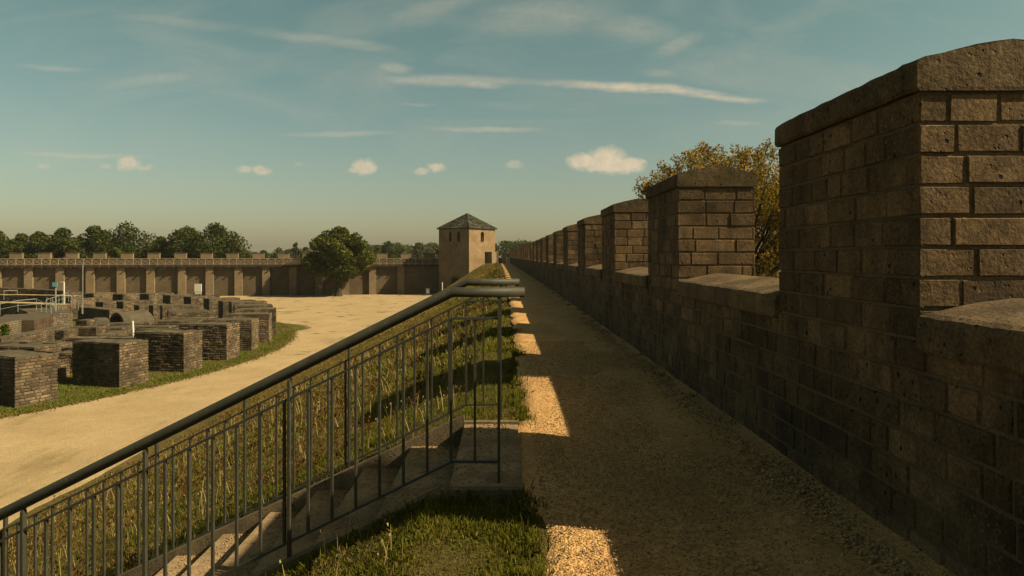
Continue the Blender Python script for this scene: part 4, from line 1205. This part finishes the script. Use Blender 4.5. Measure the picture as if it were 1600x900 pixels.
metal_rail([(X_at(6, 95), 95, -4.35), (X_at(27, 96), 96, -4.35)], 'short galvanised railing in front of the highest ruin wall')

# ------------------------------------------------------------------ person
def person():
    Yp = 150.0; x = X_at(793.4, Yp); z = 0.02; k = 1.75/.75/1.75    # metres -> units
    T = thing('person', (x, Yp, z), 'distant walker with dark top and pale trousers at the far end of the path', 'person')
    V_ = {'pel': (0,0,.95,.13,.10), 'sp': (0,0,1.15,.12,.09), 'ch': (0,0,1.38,.16,.10), 'nk': (0,0,1.52,.05,.05), 'hd': (0,-.01,1.63,.085,.095), 'tp': (0,-.01,1.73,.07,.08),
          'lh': (-.09,0,.90,.085,.085), 'lk': (-.10,-.10,.50,.06,.06), 'lf': (-.10,-.02,.08,.045,.045), 'lt': (-.10,-.18,.04,.035,.035),
          'rh': (.09,0,.90,.085,.085), 'rk': (.10,.02,.50,.06,.06), 'rf': (.10,.16,.10,.045,.045), 'rt': (.10,.04,.04,.035,.035),
          'ls': (-.19,0,1.42,.055,.055), 'le': (-.26,.03,1.15,.042,.042), 'lw': (-.22,-.14,.98,.03,.03), 'lhn': (-.20,-.20,.92,.035,.035),
          'rs': (.19,0,1.42,.055,.055), 're': (.26,.03,1.15,.042,.042), 'rw': (.22,-.16,1.0,.03,.03), 'rhn': (.20,-.22,.95,.035,.035)}
    E_ = [('pel','sp'),('sp','ch'),('ch','nk'),('nk','hd'),('hd','tp'),('pel','lh'),('lh','lk'),('lk','lf'),('lf','lt'),('pel','rh'),('rh','rk'),('rk','rf'),('rf','rt'),
          ('ch','ls'),('ls','le'),('le','lw'),('lw','lhn'),('ch','rs'),('rs','re'),('re','rw'),('rw','rhn')]
    names = list(V_); me = bpy.data.meshes.new('body')
    me.from_pydata([(V_[n_][0], V_[n_][1], V_[n_][2]) for n_ in names], [(names.index(a), names.index(b)) for a, b in E_], [])
    o = bpy.data.objects.new('body', me); col.objects.link(o); o.parent = T
    md = o.modifiers.new('skin', 'SKIN'); sk = me.skin_vertices[0] if len(me.skin_vertices) else me.attributes
    for i, n_ in enumerate(names):
        me.skin_vertices[0].data[i].radius = V_[n_][3:5]; me.skin_vertices[0].data[i].use_root = (n_ == 'pel')
    o.modifiers.new('sub', 'SUBSURF').levels = 1
    m, g_, b_, v_, _ = new_mat('clothes'); sx = g_.n('ShaderNodeSeparateXYZ'); g_.l(v_, sx.inputs[0])
    zc = sx.outputs[2]; gt = lambda lim: g_.math('GREATER_THAN', zc, lim)
    c_ = g_.mix(gt(.10), (.05,.04,.03), (.30,.31,.28)); c_ = g_.mix(gt(.97), c_, (.035,.03,.03)); c_ = g_.mix(gt(1.50), c_, (.42,.25,.17))
    g_.l(c_, b_.inputs['Base Color'])
    me.materials.append(m); o.scale = (1.0, 1.0, 1.0)
    mb = MB(); 
    hv = []
    import bmesh
    bm = bmesh.new(); bmesh.ops.create_uvsphere(bm, u_segments=12, v_segments=8, radius=.105)
    for v in bm.verts: v.co = (v.co.x, v.co.y*1.1+.02, v.co.z*.9+1.71)
    hm = bpy.data.meshes.new('hair'); bm.to_mesh(hm); bm.free(); hm.materials.append(simple('sandy_hair', (.32,.17,.07), .8))
    ho = bpy.data.objects.new('hair', hm); col.objects.link(ho); ho.parent = T
person()

hz = MB(); hz.box((0, 650, (LOW-1.4+18)/2), (3040, 2540, 18-LOW+1.4)); 
hm = bpy.data.materials.new('haze_air'); hm.use_nodes = True; hn = hm.node_tree
for x in list(hn.nodes): hn.nodes.remove(x)
ho_ = hn.nodes.new('ShaderNodeOutputMaterial'); pv_ = hn.nodes.new('ShaderNodeVolumePrincipled')
pv_.inputs['Color'].default_value = (.86, .86, .78, 1); pv_.inputs['Density'].default_value = .00015; pv_.inputs['Anisotropy'].default_value = .2
hn.links.new(pv_.outputs[0], ho_.inputs['Volume'])
tag(hz.build('haze', hm), 'thin pale air haze over the court', 'haze', kind='stuff')
# clean helper props
for o in list(bpy.data.objects):
    if '_org' in o: del o['_org']

# ------------------------------------------------------------------ render settings
sc.view_settings.view_transform = 'Standard'; sc.view_settings.look = 'None'; sc.view_settings.gamma = 1.0
sc.view_settings.exposure = 1.0
sc.cycles.max_bounces = 6; sc.cycles.diffuse_bounces = 3; sc.cycles.transparent_max_bounces = 4
